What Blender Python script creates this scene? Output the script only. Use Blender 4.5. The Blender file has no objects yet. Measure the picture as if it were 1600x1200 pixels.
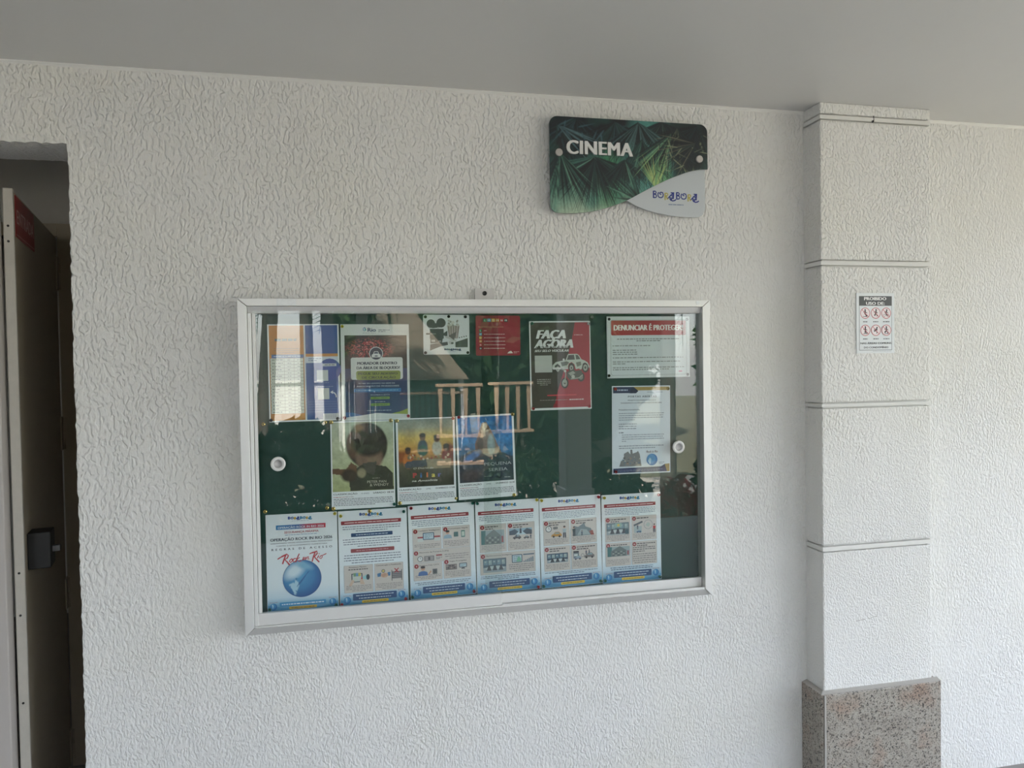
import bpy, math, random
import numpy as np
from mathutils import Matrix, Vector

random.seed(7)
rng = np.random.default_rng(7)
scene = bpy.context.scene
COL = scene.collection

# ------------------------------------------------------------------ camera
cam_data = bpy.data.cameras.new('camera')
cam = bpy.data.objects.new('camera', cam_data)
COL.objects.link(cam)
cam_data.sensor_width = 36.0
cam_data.lens = 1109.0 / 1600.0 * 36.0
cam_data.clip_start = 0.02
YAW, PITCH, ROLL = math.radians(11.925), math.radians(-1.261), math.radians(-0.949)
_f = Vector((math.sin(YAW) * math.cos(PITCH), math.cos(YAW) * math.cos(PITCH), math.sin(PITCH)))
_r = Vector((math.cos(YAW), -math.sin(YAW), 0))
_u = _r.cross(_f)
_R = _r * math.cos(ROLL) + _u * math.sin(ROLL)
_U = -_r * math.sin(ROLL) + _u * math.cos(ROLL)
cam.matrix_world = Matrix(((_R.x, _U.x, -_f.x, 0), (_R.y, _U.y, -_f.y, -2.2526),
                           (_R.z, _U.z, -_f.z, 1.55), (0, 0, 0, 1)))
scene.camera = cam

# ------------------------------------------------------------------ sky, sun, exposure
world = bpy.data.worlds.new('sky')
scene.world = world
world.use_nodes = True
wn = world.node_tree
wn.nodes.clear()
wo = wn.nodes.new('ShaderNodeOutputWorld')
bg = wn.nodes.new('ShaderNodeBackground')
sky = wn.nodes.new('ShaderNodeTexSky')
sky.sky_type = 'NISHITA'
sky.sun_disc = False
sky.sun_elevation = math.radians(58)
sky.sun_rotation = math.radians(-39)
sky.dust_density = 3.0
sky.air_density = 1.0
mixw = wn.nodes.new('ShaderNodeMix')
mixw.data_type = 'RGBA'
mixw.inputs[0].default_value = 0.7
mixw.inputs[7].default_value = (1.60, 1.55, 1.52, 1)
wn.links.new(sky.outputs[0], mixw.inputs[6])
wn.links.new(mixw.outputs[2], bg.inputs[0])
bg.inputs[1].default_value = 1.0
wn.links.new(bg.outputs[0], wo.inputs[0])

sun_data = bpy.data.lights.new('sun', 'SUN')
sun_data.energy = 13.0
sun_data.angle = math.radians(0.6)
sun_data.color = (1.0, 0.95, 0.87)
sun = bpy.data.objects.new('sun', sun_data)
COL.objects.link(sun)
# the sun stands behind the building, over to the left
sun.rotation_euler = Vector((0.50, -0.62, -1.05)).to_track_quat('-Z', 'Y').to_euler()

scene.view_settings.view_transform = 'Standard'
scene.view_settings.look = 'None'
scene.view_settings.gamma = 1.0
scene.view_settings.use_curve_mapping = False
scene.view_settings.exposure = 1.93


# ------------------------------------------------------------------ helpers
def lin(c):
    """sRGB 0-255 -> linear"""
    out = []
    for v in c[:3]:
        v = v / 255.0
        out.append(v / 12.92 if v <= 0.04045 else ((v + 0.055) / 1.055) ** 2.4)
    return tuple(out)


def tag(o, label=None, cat=None, group=None, kind=None):
    if label: o['label'] = label
    if cat: o['category'] = cat
    if group: o['group'] = group
    if kind: o['kind'] = kind
    return o


def empty(name, loc=(0, 0, 0), rot=(0, 0, 0)):
    o = bpy.data.objects.new(name, None)
    COL.objects.link(o)
    o.location = loc
    o.rotation_euler = rot
    o.empty_display_size = 0.05
    return o


def link_mesh(name, me, mat, parent=None):
    o = bpy.data.objects.new(name, me)
    COL.objects.link(o)
    if mat is not None and not me.materials:
        me.materials.append(mat)
    if parent is not None:
        o.parent = parent
    return o


class MB:
    """collects shapes; build() links them as one mesh object"""

    def __init__(self):
        self.v, self.f, self.c = [], [], []
        self.smooth = []

    def add(self, verts, faces, col=(1, 1, 1), smooth=False):
        b = len(self.v)
        self.v.extend([tuple(p) for p in verts])
        self.f.extend([tuple(i + b for i in fc) for fc in faces])
        self.smooth.extend([smooth] * len(faces))
        if len(col) and isinstance(col[0], (tuple, list, np.ndarray)):
            self.c.extend([tuple(k) for k in col])
        else:
            self.c.extend([tuple(col)] * len(verts))
        return self

    def box(self, x0, x1, y0, y1, z0, z1, col=(1, 1, 1)):
        v = [(x0, y0, z0), (x1, y0, z0), (x1, y1, z0), (x0, y1, z0),
             (x0, y0, z1), (x1, y0, z1), (x1, y1, z1), (x0, y1, z1)]
        return self.add(v, [(0, 3, 2, 1), (4, 5, 6, 7), (0, 1, 5, 4), (1, 2, 6, 5), (2, 3, 7, 6), (3, 0, 4, 7)], col)

    def prism_y(self, poly, y0, y1, col=(1, 1, 1)):
        """polygon given in (x, z), extruded between y0 (front) and y1"""
        n = len(poly)
        a = sum(poly[i][0] * poly[(i + 1) % n][1] - poly[(i + 1) % n][0] * poly[i][1] for i in range(n))
        if a < 0:
            poly = poly[::-1]
        v = [(x, y0, z) for x, z in poly] + [(x, y1, z) for x, z in poly]
        f = [tuple(range(n)), tuple(range(2 * n - 1, n - 1, -1))]
        f += [((i + 1) % n, i, n + i, n + (i + 1) % n) for i in range(n)]
        return self.add(v, f, col)

    def prism_z(self, poly, z0, z1, col=(1, 1, 1)):
        n = len(poly)
        a = sum(poly[i][0] * poly[(i + 1) % n][1] - poly[(i + 1) % n][0] * poly[i][1] for i in range(n))
        if a < 0:
            poly = poly[::-1]
        v = [(x, y, z0) for x, y in poly] + [(x, y, z1) for x, y in poly]
        f = [tuple(range(n - 1, -1, -1)), tuple(range(n, 2 * n))]
        f += [(i, (i + 1) % n, n + (i + 1) % n, n + i) for i in range(n)]
        return self.add(v, f, col)

    def lathe_y(self, prof, n=20, cx=0, cz=0, col=(1, 1, 1), smooth=True):
        """profile [(radius, y)] turned about an axis along y"""
        v, f = [], []
        for r, y in prof:
            for k in range(n):
                a = 2 * math.pi * k / n
                v.append((cx + r * math.cos(a), y, cz + r * math.sin(a)))
        for i in range(len(prof) - 1):
            for k in range(n):
                k2 = (k + 1) % n
                f.append((i * n + k, i * n + k2, (i + 1) * n + k2, (i + 1) * n + k))
        f.append(tuple(range(n)))
        m = (len(prof) - 1) * n
        f.append(tuple(range(m + n - 1, m - 1, -1)))
        return self.add(v, f, col, smooth)

    def tube(self, pts, radii, n=10, col=(1, 1, 1), smooth=True):
        v, f = [], []
        P = [Vector(p) for p in pts]
        for i, p in enumerate(P):
            d = (P[min(i + 1, len(P) - 1)] - P[max(i - 1, 0)]).normalized()
            a = Vector((0, 0, 1)) if abs(d.z) < 0.9 else Vector((1, 0, 0))
            s = d.cross(a).normalized()
            t = d.cross(s)
            r = radii[i] if hasattr(radii, '__len__') else radii
            for k in range(n):
                g = 2 * math.pi * k / n
                v.append(p + s * (r * math.cos(g)) + t * (r * math.sin(g)))
        for i in range(len(P) - 1):
            for k in range(n):
                k2 = (k + 1) % n
                f.append((i * n + k, (i + 1) * n + k, (i + 1) * n + k2, i * n + k2))
        f.append(tuple(range(n)))
        m = (len(P) - 1) * n
        f.append(tuple(range(m + n - 1, m - 1, -1)))
        return self.add(v, f, col, smooth)

    def mesh(self, name, colours=False):
        me = bpy.data.meshes.new(name)
        me.from_pydata(self.v, [], self.f)
        if any(self.smooth):
            me.polygons.foreach_set('use_smooth', self.smooth)
        if colours:
            at = me.color_attributes.new('Col', 'FLOAT_COLOR', 'POINT')
            a = np.ones((len(self.v), 4), dtype=np.float32)
            a[:, :3] = np.array(self.c, dtype=np.float32)
            at.data.foreach_set('color', a.ravel())
        me.update()
        return me

    def build(self, name, mat, parent=None, colours=False, bevel=0.0, seg=2):
        o = link_mesh(name, self.mesh(name, colours), mat, parent)
        if bevel:
            m = o.modifiers.new('bevel', 'BEVEL')
            m.width = bevel
            m.segments = seg
            m.limit_method = 'ANGLE'
            m.angle_limit = math.radians(40)
        return o


# ------------------------------------------------------------------ materials
def new_mat(name):
    m = bpy.data.materials.new(name)
    m.use_nodes = True
    return m, m.node_tree, m.node_tree.nodes['Principled BSDF']


def N(nt, typ, **kw):
    n = nt.nodes.new(typ)
    for k, v in kw.items():
        if k.startswith('i_'):
            key = k[2:]
            n.inputs[int(key) if key.isdigit() else key.replace('_', ' ')].default_value = v
        else:
            setattr(n, k, v)
    return n


def plain(name, rgb, rough=0.5, metal=0.0, noise=0.0, nscale=30.0, bump=0.0, coat=0.0):
    m, nt, b = new_mat(name)
    b.inputs['Base Color'].default_value = (*rgb, 1)
    b.inputs['Roughness'].default_value = rough
    b.inputs['Metallic'].default_value = metal
    b.inputs['Coat Weight'].default_value = coat
    tc = N(nt, 'ShaderNodeTexCoord')
    nz = N(nt, 'ShaderNodeTexNoise', i_Scale=nscale, i_Detail=5.0)
    nt.links.new(tc.outputs['Object'], nz.inputs['Vector'])
    if noise:
        mx = N(nt, 'ShaderNodeMix', data_type='RGBA')
        mx.inputs[6].default_value = (*[c * (1 - noise) for c in rgb], 1)
        mx.inputs[7].default_value = (*[min(1, c * (1 + noise)) for c in rgb], 1)
        nt.links.new(nz.outputs['Fac'], mx.inputs[0])
        nt.links.new(mx.outputs[2], b.inputs['Base Color'])
    if bump:
        bp = N(nt, 'ShaderNodeBump', i_Strength=1.0, i_Distance=bump)
        nt.links.new(nz.outputs['Fac'], bp.inputs['Height'])
        nt.links.new(bp.outputs[0], b.inputs['Normal'])
    return m


def stucco(name, rgb, sx=100.0, sz=54.0, dist=0.0037, stain=True):
    """trowelled acrylic render: flat tops with thin creases, drawn out vertically"""
    m, nt, b = new_mat(name)
    L = nt.links.new
    b.inputs['Roughness'].default_value = 0.62
    b.inputs['Specular IOR Level'].default_value = 0.35
    tc = N(nt, 'ShaderNodeTexCoord')
    # slow warp so that the strokes wander
    wz = N(nt, 'ShaderNodeTexNoise', i_Scale=9.0, i_Detail=2.0)
    L(tc.outputs['Object'], wz.inputs['Vector'])
    sub = N(nt, 'ShaderNodeVectorMath', operation='SUBTRACT')
    sub.inputs[1].default_value = (0.5, 0.5, 0.5)
    L(wz.outputs['Color'], sub.inputs[0])
    sc = N(nt, 'ShaderNodeVectorMath', operation='SCALE')
    sc.inputs['Scale'].default_value = 0.035
    L(sub.outputs[0], sc.inputs[0])
    ad = N(nt, 'ShaderNodeVectorMath', operation='ADD')
    L(tc.outputs['Object'], ad.inputs[0])
    L(sc.outputs[0], ad.inputs[1])
    mp = N(nt, 'ShaderNodeMapping')
    mp.inputs['Scale'].default_value = (sx, sx, sz)
    L(ad.outputs[0], mp.inputs['Vector'])
    n1 = N(nt, 'ShaderNodeTexNoise', i_Scale=1.0, i_Detail=0.6, i_Roughness=0.4, i_Distortion=0.35)
    L(mp.outputs[0], n1.inputs['Vector'])
    mr = N(nt, 'ShaderNodeMapRange', interpolation_type='SMOOTHSTEP')
    mr.inputs['From Min'].default_value = 0.36
    mr.inputs['From Max'].default_value = 0.60
    L(n1.outputs['Fac'], mr.inputs['Value'])
    # a finer trowelling takes over lower down and further along the wall
    n1b = N(nt, 'ShaderNodeTexNoise', i_Scale=1.55, i_Detail=0.8, i_Roughness=0.4, i_Distortion=0.3)
    L(mp.outputs[0], n1b.inputs['Vector'])
    mrb = N(nt, 'ShaderNodeMapRange', interpolation_type='SMOOTHSTEP')
    mrb.inputs['From Min'].default_value = 0.36
    mrb.inputs['From Max'].default_value = 0.62
    mrb.inputs['To Max'].default_value = 0.62
    L(n1b.outputs['Fac'], mrb.inputs['Value'])
    sp3 = N(nt, 'ShaderNodeSeparateXYZ'); L(tc.outputs['Object'], sp3.inputs[0])
    gx = N(nt, 'ShaderNodeMath', operation='MULTIPLY_ADD'); gx.inputs[1].default_value = -0.45
    L(sp3.outputs['X'], gx.inputs[0]); L(sp3.outputs['Z'], gx.inputs[2])
    gn = N(nt, 'ShaderNodeMath', operation='MULTIPLY_ADD'); gn.inputs[1].default_value = 1.2
    L(wz.outputs['Fac'], gn.inputs[0]); L(gx.outputs[0], gn.inputs[2])
    gr_ = N(nt, 'ShaderNodeMapRange', interpolation_type='SMOOTHSTEP')
    gr_.inputs['From Min'].default_value = 1.35; gr_.inputs['From Max'].default_value = 2.25
    L(gn.outputs[0], gr_.inputs['Value'])
    mxh = N(nt, 'ShaderNodeMix')
    L(gr_.outputs[0], mxh.inputs[0]); L(mrb.outputs[0], mxh.inputs[2]); L(mr.outputs[0], mxh.inputs[3])
    n2 = N(nt, 'ShaderNodeTexNoise', i_Scale=2.4, i_Detail=3.0)
    L(mp.outputs[0], n2.inputs['Vector'])
    mul = N(nt, 'ShaderNodeMath', operation='MULTIPLY_ADD')
    mul.inputs[1].default_value = 0.75
    L(mxh.outputs[0], mul.inputs[0])
    s2 = N(nt, 'ShaderNodeMath', operation='MULTIPLY'); s2.inputs[1].default_value = 0.42
    L(n2.outputs['Fac'], s2.inputs[0])
    L(s2.outputs[0], mul.inputs[2])
    n4 = N(nt, 'ShaderNodeTexNoise', i_Scale=2.6, i_Detail=2.0)
    L(tc.outputs['Object'], n4.inputs['Vector'])
    r4 = N(nt, 'ShaderNodeMapRange')
    r4.inputs['From Min'].default_value = 0.3; r4.inputs['From Max'].default_value = 0.7
    r4.inputs['To Min'].default_value = 0.6; r4.inputs['To Max'].default_value = 1.2
    L(n4.outputs['Fac'], r4.inputs['Value'])
    hm = N(nt, 'ShaderNodeMath', operation='MULTIPLY')
    L(mul.outputs[0], hm.inputs[0]); L(r4.outputs[0], hm.inputs[1])
    bp = N(nt, 'ShaderNodeBump', i_Strength=1.0, i_Distance=dist)
    L(hm.outputs[0], bp.inputs['Height'])
    L(bp.outputs[0], b.inputs['Normal'])
    # a little yellowing in patches
    n3 = N(nt, 'ShaderNodeTexNoise', i_Scale=1.7, i_Detail=4.0)
    L(tc.outputs['Object'], n3.inputs['Vector'])
    r3 = N(nt, 'ShaderNodeMapRange'); r3.inputs['From Min'].default_value = 0.5; r3.inputs['From Max'].default_value = 0.75
    L(n3.outputs['Fac'], r3.inputs['Value'])
    mx = N(nt, 'ShaderNodeMix', data_type='RGBA')
    mx.inputs[6].default_value = (*rgb, 1)
    mx.inputs[7].default_value = (rgb[0] * 0.98, rgb[1] * 0.97, rgb[2] * 0.925, 1)
    L(r3.outputs[0], mx.inputs[0])
    L(mx.outputs[2], b.inputs['Base Color'])
    return m


def granite_mat():
    m, nt, b = new_mat('granite')
    L = nt.links.new
    b.inputs['Roughness'].default_value = 0.3
    tc = N(nt, 'ShaderNodeTexCoord')
    n0 = N(nt, 'ShaderNodeTexNoise', i_Scale=9.0, i_Detail=4.0)
    L(tc.outputs['Object'], n0.inputs['Vector'])
    r0 = N(nt, 'ShaderNodeValToRGB')
    e = r0.color_ramp.elements
    e[0].position = 0.3; e[0].color = (0.30, 0.27, 0.235, 1)
    e[1].position = 0.7; e[1].color = (0.33, 0.25, 0.20, 1)
    k = e.new(0.5); k.color = (0.36, 0.335, 0.295, 1)
    L(n0.outputs['Fac'], r0.inputs[0])
    v1 = N(nt, 'ShaderNodeTexVoronoi', i_Scale=240.0)
    L(tc.outputs['Object'], v1.inputs['Vector'])
    hs = N(nt, 'ShaderNodeSeparateColor')
    L(v1.outputs['Color'], hs.inputs[0])
    r1 = N(nt, 'ShaderNodeValToRGB')
    r1.color_ramp.interpolation = 'CONSTANT'
    e = r1.color_ramp.elements
    e[0].position = 0.0; e[0].color = (0.30, 0.29, 0.28, 1)
    e[1].position = 0.08; e[1].color = (0.75, 0.73, 0.71, 1)
    k = e.new(0.3); k.color = (1.0, 1.0, 1.0, 1)
    k = e.new(0.75); k.color = (1.15, 1.13, 1.11, 1)
    L(hs.outputs[0], r1.inputs[0])
    mx = N(nt, 'ShaderNodeMix', data_type='RGBA', blend_type='MULTIPLY')
    mx.inputs[0].default_value = 1.0
    L(r0.outputs[0], mx.inputs[6]); L(r1.outputs[0], mx.inputs[7])
    # small dark mica flecks
    n2 = N(nt, 'ShaderNodeTexNoise', i_Scale=120.0, i_Detail=2.0, i_Distortion=1.2)
    L(tc.outputs['Object'], n2.inputs['Vector'])
    r2 = N(nt, 'ShaderNodeMapRange'); r2.inputs['From Min'].default_value = 0.59; r2.inputs['From Max'].default_value = 0.64
    L(n2.outputs['Fac'], r2.inputs['Value'])
    m2 = N(nt, 'ShaderNodeMix', data_type='RGBA')
    m2.inputs[7].default_value = (0.05, 0.047, 0.045, 1)
    L(r2.outputs[0], m2.inputs[0]); L(mx.outputs[2], m2.inputs[6])
    L(m2.outputs[2], b.inputs['Base Color'])
    return m


def print_mat(name, rough, coat=0.0):
    """ink on paper: colour comes from the print's colour attribute"""
    m, nt, b = new_mat(name)
    at = N(nt, 'ShaderNodeAttribute', attribute_name='Col')
    nt.links.new(at.outputs['Color'], b.inputs['Base Color'])
    b.inputs['Roughness'].default_value = rough
    b.inputs['Coat Weight'].default_value = coat
    b.inputs['Coat Roughness'].default_value = 0.12
    return m


def glass_mat():
    m = bpy.data.materials.new('clear_glass')
    m.use_nodes = True
    nt = m.node_tree
    nt.nodes.clear()
    L = nt.links.new
    out = N(nt, 'ShaderNodeOutputMaterial')
    mix = N(nt, 'ShaderNodeMixShader')
    tr = N(nt, 'ShaderNodeBsdfTransparent'); tr.inputs[0].default_value = (0.955, 0.975, 0.965, 1)
    gl = N(nt, 'ShaderNodeBsdfGlossy'); gl.inputs['Roughness'].default_value = 0.0
    geo = N(nt, 'ShaderNodeNewGeometry')
    dot = N(nt, 'ShaderNodeVectorMath', operation='DOT_PRODUCT')
    L(geo.outputs['Normal'], dot.inputs[0]); L(geo.outputs['Incoming'], dot.inputs[1])
    ab = N(nt, 'ShaderNodeMath', operation='ABSOLUTE'); L(dot.outputs['Value'], ab.inputs[0])
    om = N(nt, 'ShaderNodeMath', operation='SUBTRACT'); om.inputs[0].default_value = 1.0; L(ab.outputs[0], om.inputs[1])
    pw = N(nt, 'ShaderNodeMath', operation='POWER'); pw.inputs[1].default_value = 5.0; L(om.outputs[0], pw.inputs[0])
    ma = N(nt, 'ShaderNodeMath', operation='MULTIPLY_ADD'); ma.inputs[1].default_value = 0.96; ma.inputs[2].default_value = 0.04
    L(pw.outputs[0], ma.inputs[0])
    L(ma.outputs[0], mix.inputs[0]); L(tr.outputs[0], mix.inputs[1]); L(gl.outputs[0], mix.inputs[2])
    L(mix.outputs[0], out.inputs[0])
    return m


M = {}
M['stucco'] = stucco('stucco_wall', (0.74, 0.735, 0.715))
M['stucco_col'] = stucco('stucco_column', (0.75, 0.745, 0.725), sx=120, sz=80, dist=0.0030)
M['band'] = plain('smooth_band_paint', (0.72, 0.715, 0.69), 0.5, noise=0.03, nscale=25, bump=0.0008)
M['ceiling'] = plain('ceiling_paint', (0.66, 0.655, 0.64), 0.45, noise=0.035, nscale=2.2, bump=0.004)
M['floor'] = plain('porch_floor', (0.24, 0.225, 0.215), 0.7, noise=0.1, nscale=12)
M['granite'] = granite_mat()
M['grout'] = plain('putty_seam', (0.42, 0.40, 0.37), 0.6, noise=0.1, nscale=60)
M['alu'] = plain('anodised_aluminium', (0.76, 0.76, 0.75), 0.5, 0.6, noise=0.02, nscale=8)
M['alu_dark'] = plain('dark_bolt_metal', (0.12, 0.12, 0.12), 0.5, 0.2, noise=0.1)  # dark metal of the lock bolt
M['green'] = plain('green_laminate', (0.002, 0.040, 0.031), 0.45, noise=0.06, nscale=14)
M['print'] = print_mat('printed_paper', 0.55)
M['lamin'] = print_mat('laminated_print', 0.5, 0.35)
M['gloss'] = print_mat('gloss_panel', 0.35, 0.6)
M['plaque'] = print_mat('printed_plaque', 0.45, 0.2)
M['glass'] = glass_mat()
M['white_plastic'] = plain('white_plastic', (0.72, 0.72, 0.70), 0.35, noise=0.02)
M['grey_plastic'] = plain('grey_plastic', (0.48, 0.47, 0.47), 0.4, noise=0.02)
M['steel'] = plain('satin_steel', (0.62, 0.60, 0.58), 0.3, 0.9, noise=0.03)
M['black'] = plain('black_metal', (0.012, 0.012, 0.013), 0.4, 0.2, noise=0.2)
M['bracket'] = plain('painted_bracket', (0.60, 0.585, 0.575), 0.5, 0.1, noise=0.06, nscale=60)
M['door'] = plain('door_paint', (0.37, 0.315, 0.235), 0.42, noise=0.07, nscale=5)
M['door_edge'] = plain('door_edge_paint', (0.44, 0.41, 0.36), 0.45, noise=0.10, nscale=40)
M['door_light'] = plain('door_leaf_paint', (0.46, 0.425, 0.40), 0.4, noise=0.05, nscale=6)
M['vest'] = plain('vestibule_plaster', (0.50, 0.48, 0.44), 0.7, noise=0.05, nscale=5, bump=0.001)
M['tape'] = plain('clear_tape', (0.74, 0.76, 0.77), 0.25, noise=0.15, nscale=90)
for nm, c, r, mt in (('brass', (0.72, 0.55, 0.20), 0.25, 0.9), ('yellow', (0.75, 0.62, 0.06), 0.35, 0),
                     ('red', (0.48, 0.02, 0.04), 0.35, 0), ('green', (0.01, 0.17, 0.13), 0.35, 0),
                     ('black', (0.02, 0.022, 0.025), 0.4, 0), ('silver', (0.6, 0.6, 0.6), 0.3, 0.8)):
    M['pin_' + nm] = plain('pin_' + nm, c, r, mt, noise=0.05)

# ------------------------------------------------------------------ the setting
CEIL = 2.437
JX = -0.807          # door jamb
LT = 2.21            # lintel underside
FL = -0.012


def jag(n, a):
    return [random.uniform(-a, a) for _ in range(n)]


def build_wall():
    mb = MB()
    # right part: a strip with an uneven plaster arris along the jamb, then the big face
    n = 180
    zs = [FL + (LT - FL) * i / n for i in range(n + 1)]
    js = jag(n + 1, 0.0022)
    v, f = [], []
    for z, j in zip(zs, js):
        v += [(JX + j, 0, z), (JX + 0.004 + j, -0.0005, z), (JX + 0.06, 0, z), (JX + j * 0.5, 0.18, z)]
    for i in range(n):
        a, b_ = 4 * i, 4 * (i + 1)
        f += [(a, a + 1, b_ + 1, b_), (a + 1, a + 2, b_ + 2, b_ + 1), (a + 3, a, b_, b_ + 3)]
    mb.add(v, f)
    mb.add([(JX + .06, 0, FL), (4.6, 0, FL), (4.6, 0, CEIL), (JX + .06, 0, CEIL)], [(0, 1, 2, 3)])
    # lintel with an uneven lower arris
    n = 130
    xs = [JX - 1.75 + 1.75 * i / n for i in range(n + 1)]
    js = jag(n + 1, 0.0025); js[-1] = 0
    v, f = [], []
    for x, j in zip(xs, js):
        v += [(x, 0, CEIL), (x, 0, LT + j), (x, 0.18, LT + j * 0.5)]
    for i in range(n):
        a, b_ = 3 * i, 3 * (i + 1)
        f += [(a + 1, b_ + 1, b_, a), (a + 2, b_ + 2, b_ + 1, a + 1)]
    mb.add(v, f)
    mb.add([(JX, 0, LT), (JX + .06, 0, LT), (JX + .06, 0, CEIL), (JX, 0, CEIL)], [(0, 1, 2, 3)])
    # left pier
    mb.box(-4.4, JX - 1.75, 0, 0.18, FL, CEIL)
    # back of the wall
    mb.add([(JX, .18, FL), (4.6, .18, FL), (4.6, .18, CEIL), (JX, .18, CEIL)], [(3, 2, 1, 0)])
    mb.add([(JX - 1.75, .18, LT), (JX, .18, LT), (JX, .18, CEIL), (JX - 1.75, .18, CEIL)], [(3, 2, 1, 0)])
    mb.add([(4.6, 0, FL), (4.6, .18, FL), (4.6, .18, CEIL), (4.6, 0, CEIL)], [(0, 1, 2, 3)])
    return tag(mb.build('wall_front', M['stucco']), 'white textured stucco wall behind the notice board', kind='structure')


build_wall()
# ceiling slab and a thin uneven plaster joint along the wall
mb = MB()
mb.box(-4.4, 5.2, -4.5, 3.0, CEIL, CEIL + 0.3)
tag(mb.build('ceiling', M['ceiling']), 'smooth grey-white porch ceiling', kind='structure')
mb = MB()
for x0, x1 in ((-2.5, 1.54), (1.98, 4.6)):
    n = int((x1 - x0) / 0.03)
    v, f = [], []
    for i in range(n + 1):
        x = x0 + (x1 - x0) * i / n
        h = 0.006 + random.random() * 0.005
        v += [(x, -0.0006, CEIL - h), (x, -0.0045, CEIL - 0.003), (x, -0.0045, CEIL), (x, 0.0, CEIL - h - 0.002)]
    for i in range(n):
        a, b_ = 4 * i, 4 * (i + 1)
        f += [(a, b_, b_ + 1, a + 1), (a + 1, b_ + 1, b_ + 2, a + 2), (a + 3, b_ + 3, b_, a)]
    mb.add(v, f)
tag(mb.build('trim_1', M['band']), 'thin uneven plaster line where wall meets ceiling', kind='structure')
mb = MB(); mb.box(-4.4, 4.8, -4.6, 3.0, FL - 0.15, FL)
tag(mb.build('floor', M['floor']), 'grey porch floor', kind='structure')
mb = MB(); mb.box(-3.4, -3.2, -4.6, 0.0, FL, CEIL)  # unseen wall, added so that light reaches the porch mainly from the right
tag(mb.build('light_block_left', M['stucco']), 'added stucco wall out of view that blocks light from the left', kind='structure')
# lobby behind the doorway
mb = MB()
mb.box(-1.10, -0.70, 0.88, 1.0, FL, CEIL)
mb.box(-2.56, -1.10, 0.88, 1.0, 2.15, CEIL)
mb.box(-0.80, -0.70, 0.18, 3.0, FL, CEIL)
mb.box(-2.66, -2.56, 0.18, 3.0, FL, CEIL)
mb.box(-2.66, -0.70, 2.9, 3.0, FL, CEIL)
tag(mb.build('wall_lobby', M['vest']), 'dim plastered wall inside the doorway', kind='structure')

# column
col = empty('column', (1.5395, 0, 0))
tag(col, 'stucco half-column with smooth bands and a granite plinth', kind='structure')
CW = 0.437


def col_piece(name, z0, z1, depth, mat, bev=0.004):
    mb = MB(); mb.box(0, CW, -depth, 0.05, z0, z1)
    return mb.build(name, mat, col, bevel=bev, seg=2)


zb = [0.415, 0.897, 0.921, 1.394, 1.414, 1.881, 1.904, 2.377, 2.400, CEIL]
col_piece('stucco_block', zb[0] - .02, zb[1], 0.095, M['stucco_col'])
for i in range(1, 8, 2):
    z0, z1 = zb[i], zb[i + 1]
    mb = MB()
    # smooth band with a shallow v groove above and below it
    for a, c, d in ((z0 - .001, z0 + 0.0048, .083), (z0 + 0.0048, z1 - 0.0048, .0945), (z1 - 0.0048, z1 + .001, .083)):
        mb.box(0.095 - d, CW - (0.095 - d), -d, 0.05, a, c)
    mb.build('smooth_band', M['band'], col)
    col_piece('stucco_block', z1, zb[i + 2], 0.095, M['stucco_col'])
# granite plinth slabs
mb = MB(); mb.box(-0.006, CW + 0.003, -0.117, -0.096, FL, 0.412)
mb.build('granite_slab', M['granite'], col, bevel=0.002)
mb = MB(); mb.box(-0.022, -0.002, -0.1115, -0.0005, FL, 0.412)
mb.build('granite_slab', M['granite'], col, bevel=0.002)
mb = MB(); mb.box(CW + 0.002, CW + 0.022, -0.1115, -0.0005, FL, 0.412)
mb.build('granite_slab', M['granite'], col, bevel=0.002)
mb = MB()
mb.box(-0.013, -0.0065, -0.1175, -0.111, FL, 0.411)
mb.add([(-0.02, -0.110, .412), (CW + .02, -0.114, .412), (CW + .02, -0.094, .419), (-0.004, -0.094, .419)], [(0, 1, 2, 3)])
mb.add([(-0.02, -0.110, .412), (-0.004, -0.094, .419), (-0.001, 0, .419), (-0.02, 0, .412)], [(0, 1, 2, 3)])
mb.build('putty_joint', M['grout'], col)
# an old pencil scuff on the shaft
mb = MB()
xx = 0.128
for i in range(9):
    w = random.uniform(0.004, 0.012)
    mb.box(xx, xx + w, -0.0953, -0.094, 0.648 + (xx - .12) * .13 + random.uniform(-.0012, .0008), 0.6490 + (xx - .12) * .13 + random.uniform(0, .0006))
    xx += w + random.uniform(0, 0.004)
mb.build('scuff_mark', M['grout'], col)
# a nail with its crack on the top band
mb = MB()
mb.lathe_y([(0.004, -0.097), (0.004, -0.094)], 8, 0.205, 2.382)
mb.box(0.2085, 0.2105, -0.0955, -0.093, 2.383, 2.402)
mb.build('nail', M['black'], col)

# ------------------------------------------------------------------ doors
# leaf standing open, hinged on the lobby frame, free edge near the porch wall
A = Vector((-0.987, 0.088, 0)); B = Vector((-1.168, 0.863, 0))
ang = math.atan2(B.y - A.y, B.x - A.x)
door1 = empty('door_1', (A.x, A.y, FL), (0, 0, ang))
tag(door1, 'beige metal door leaf standing open inside the doorway', kind='structure')
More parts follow.
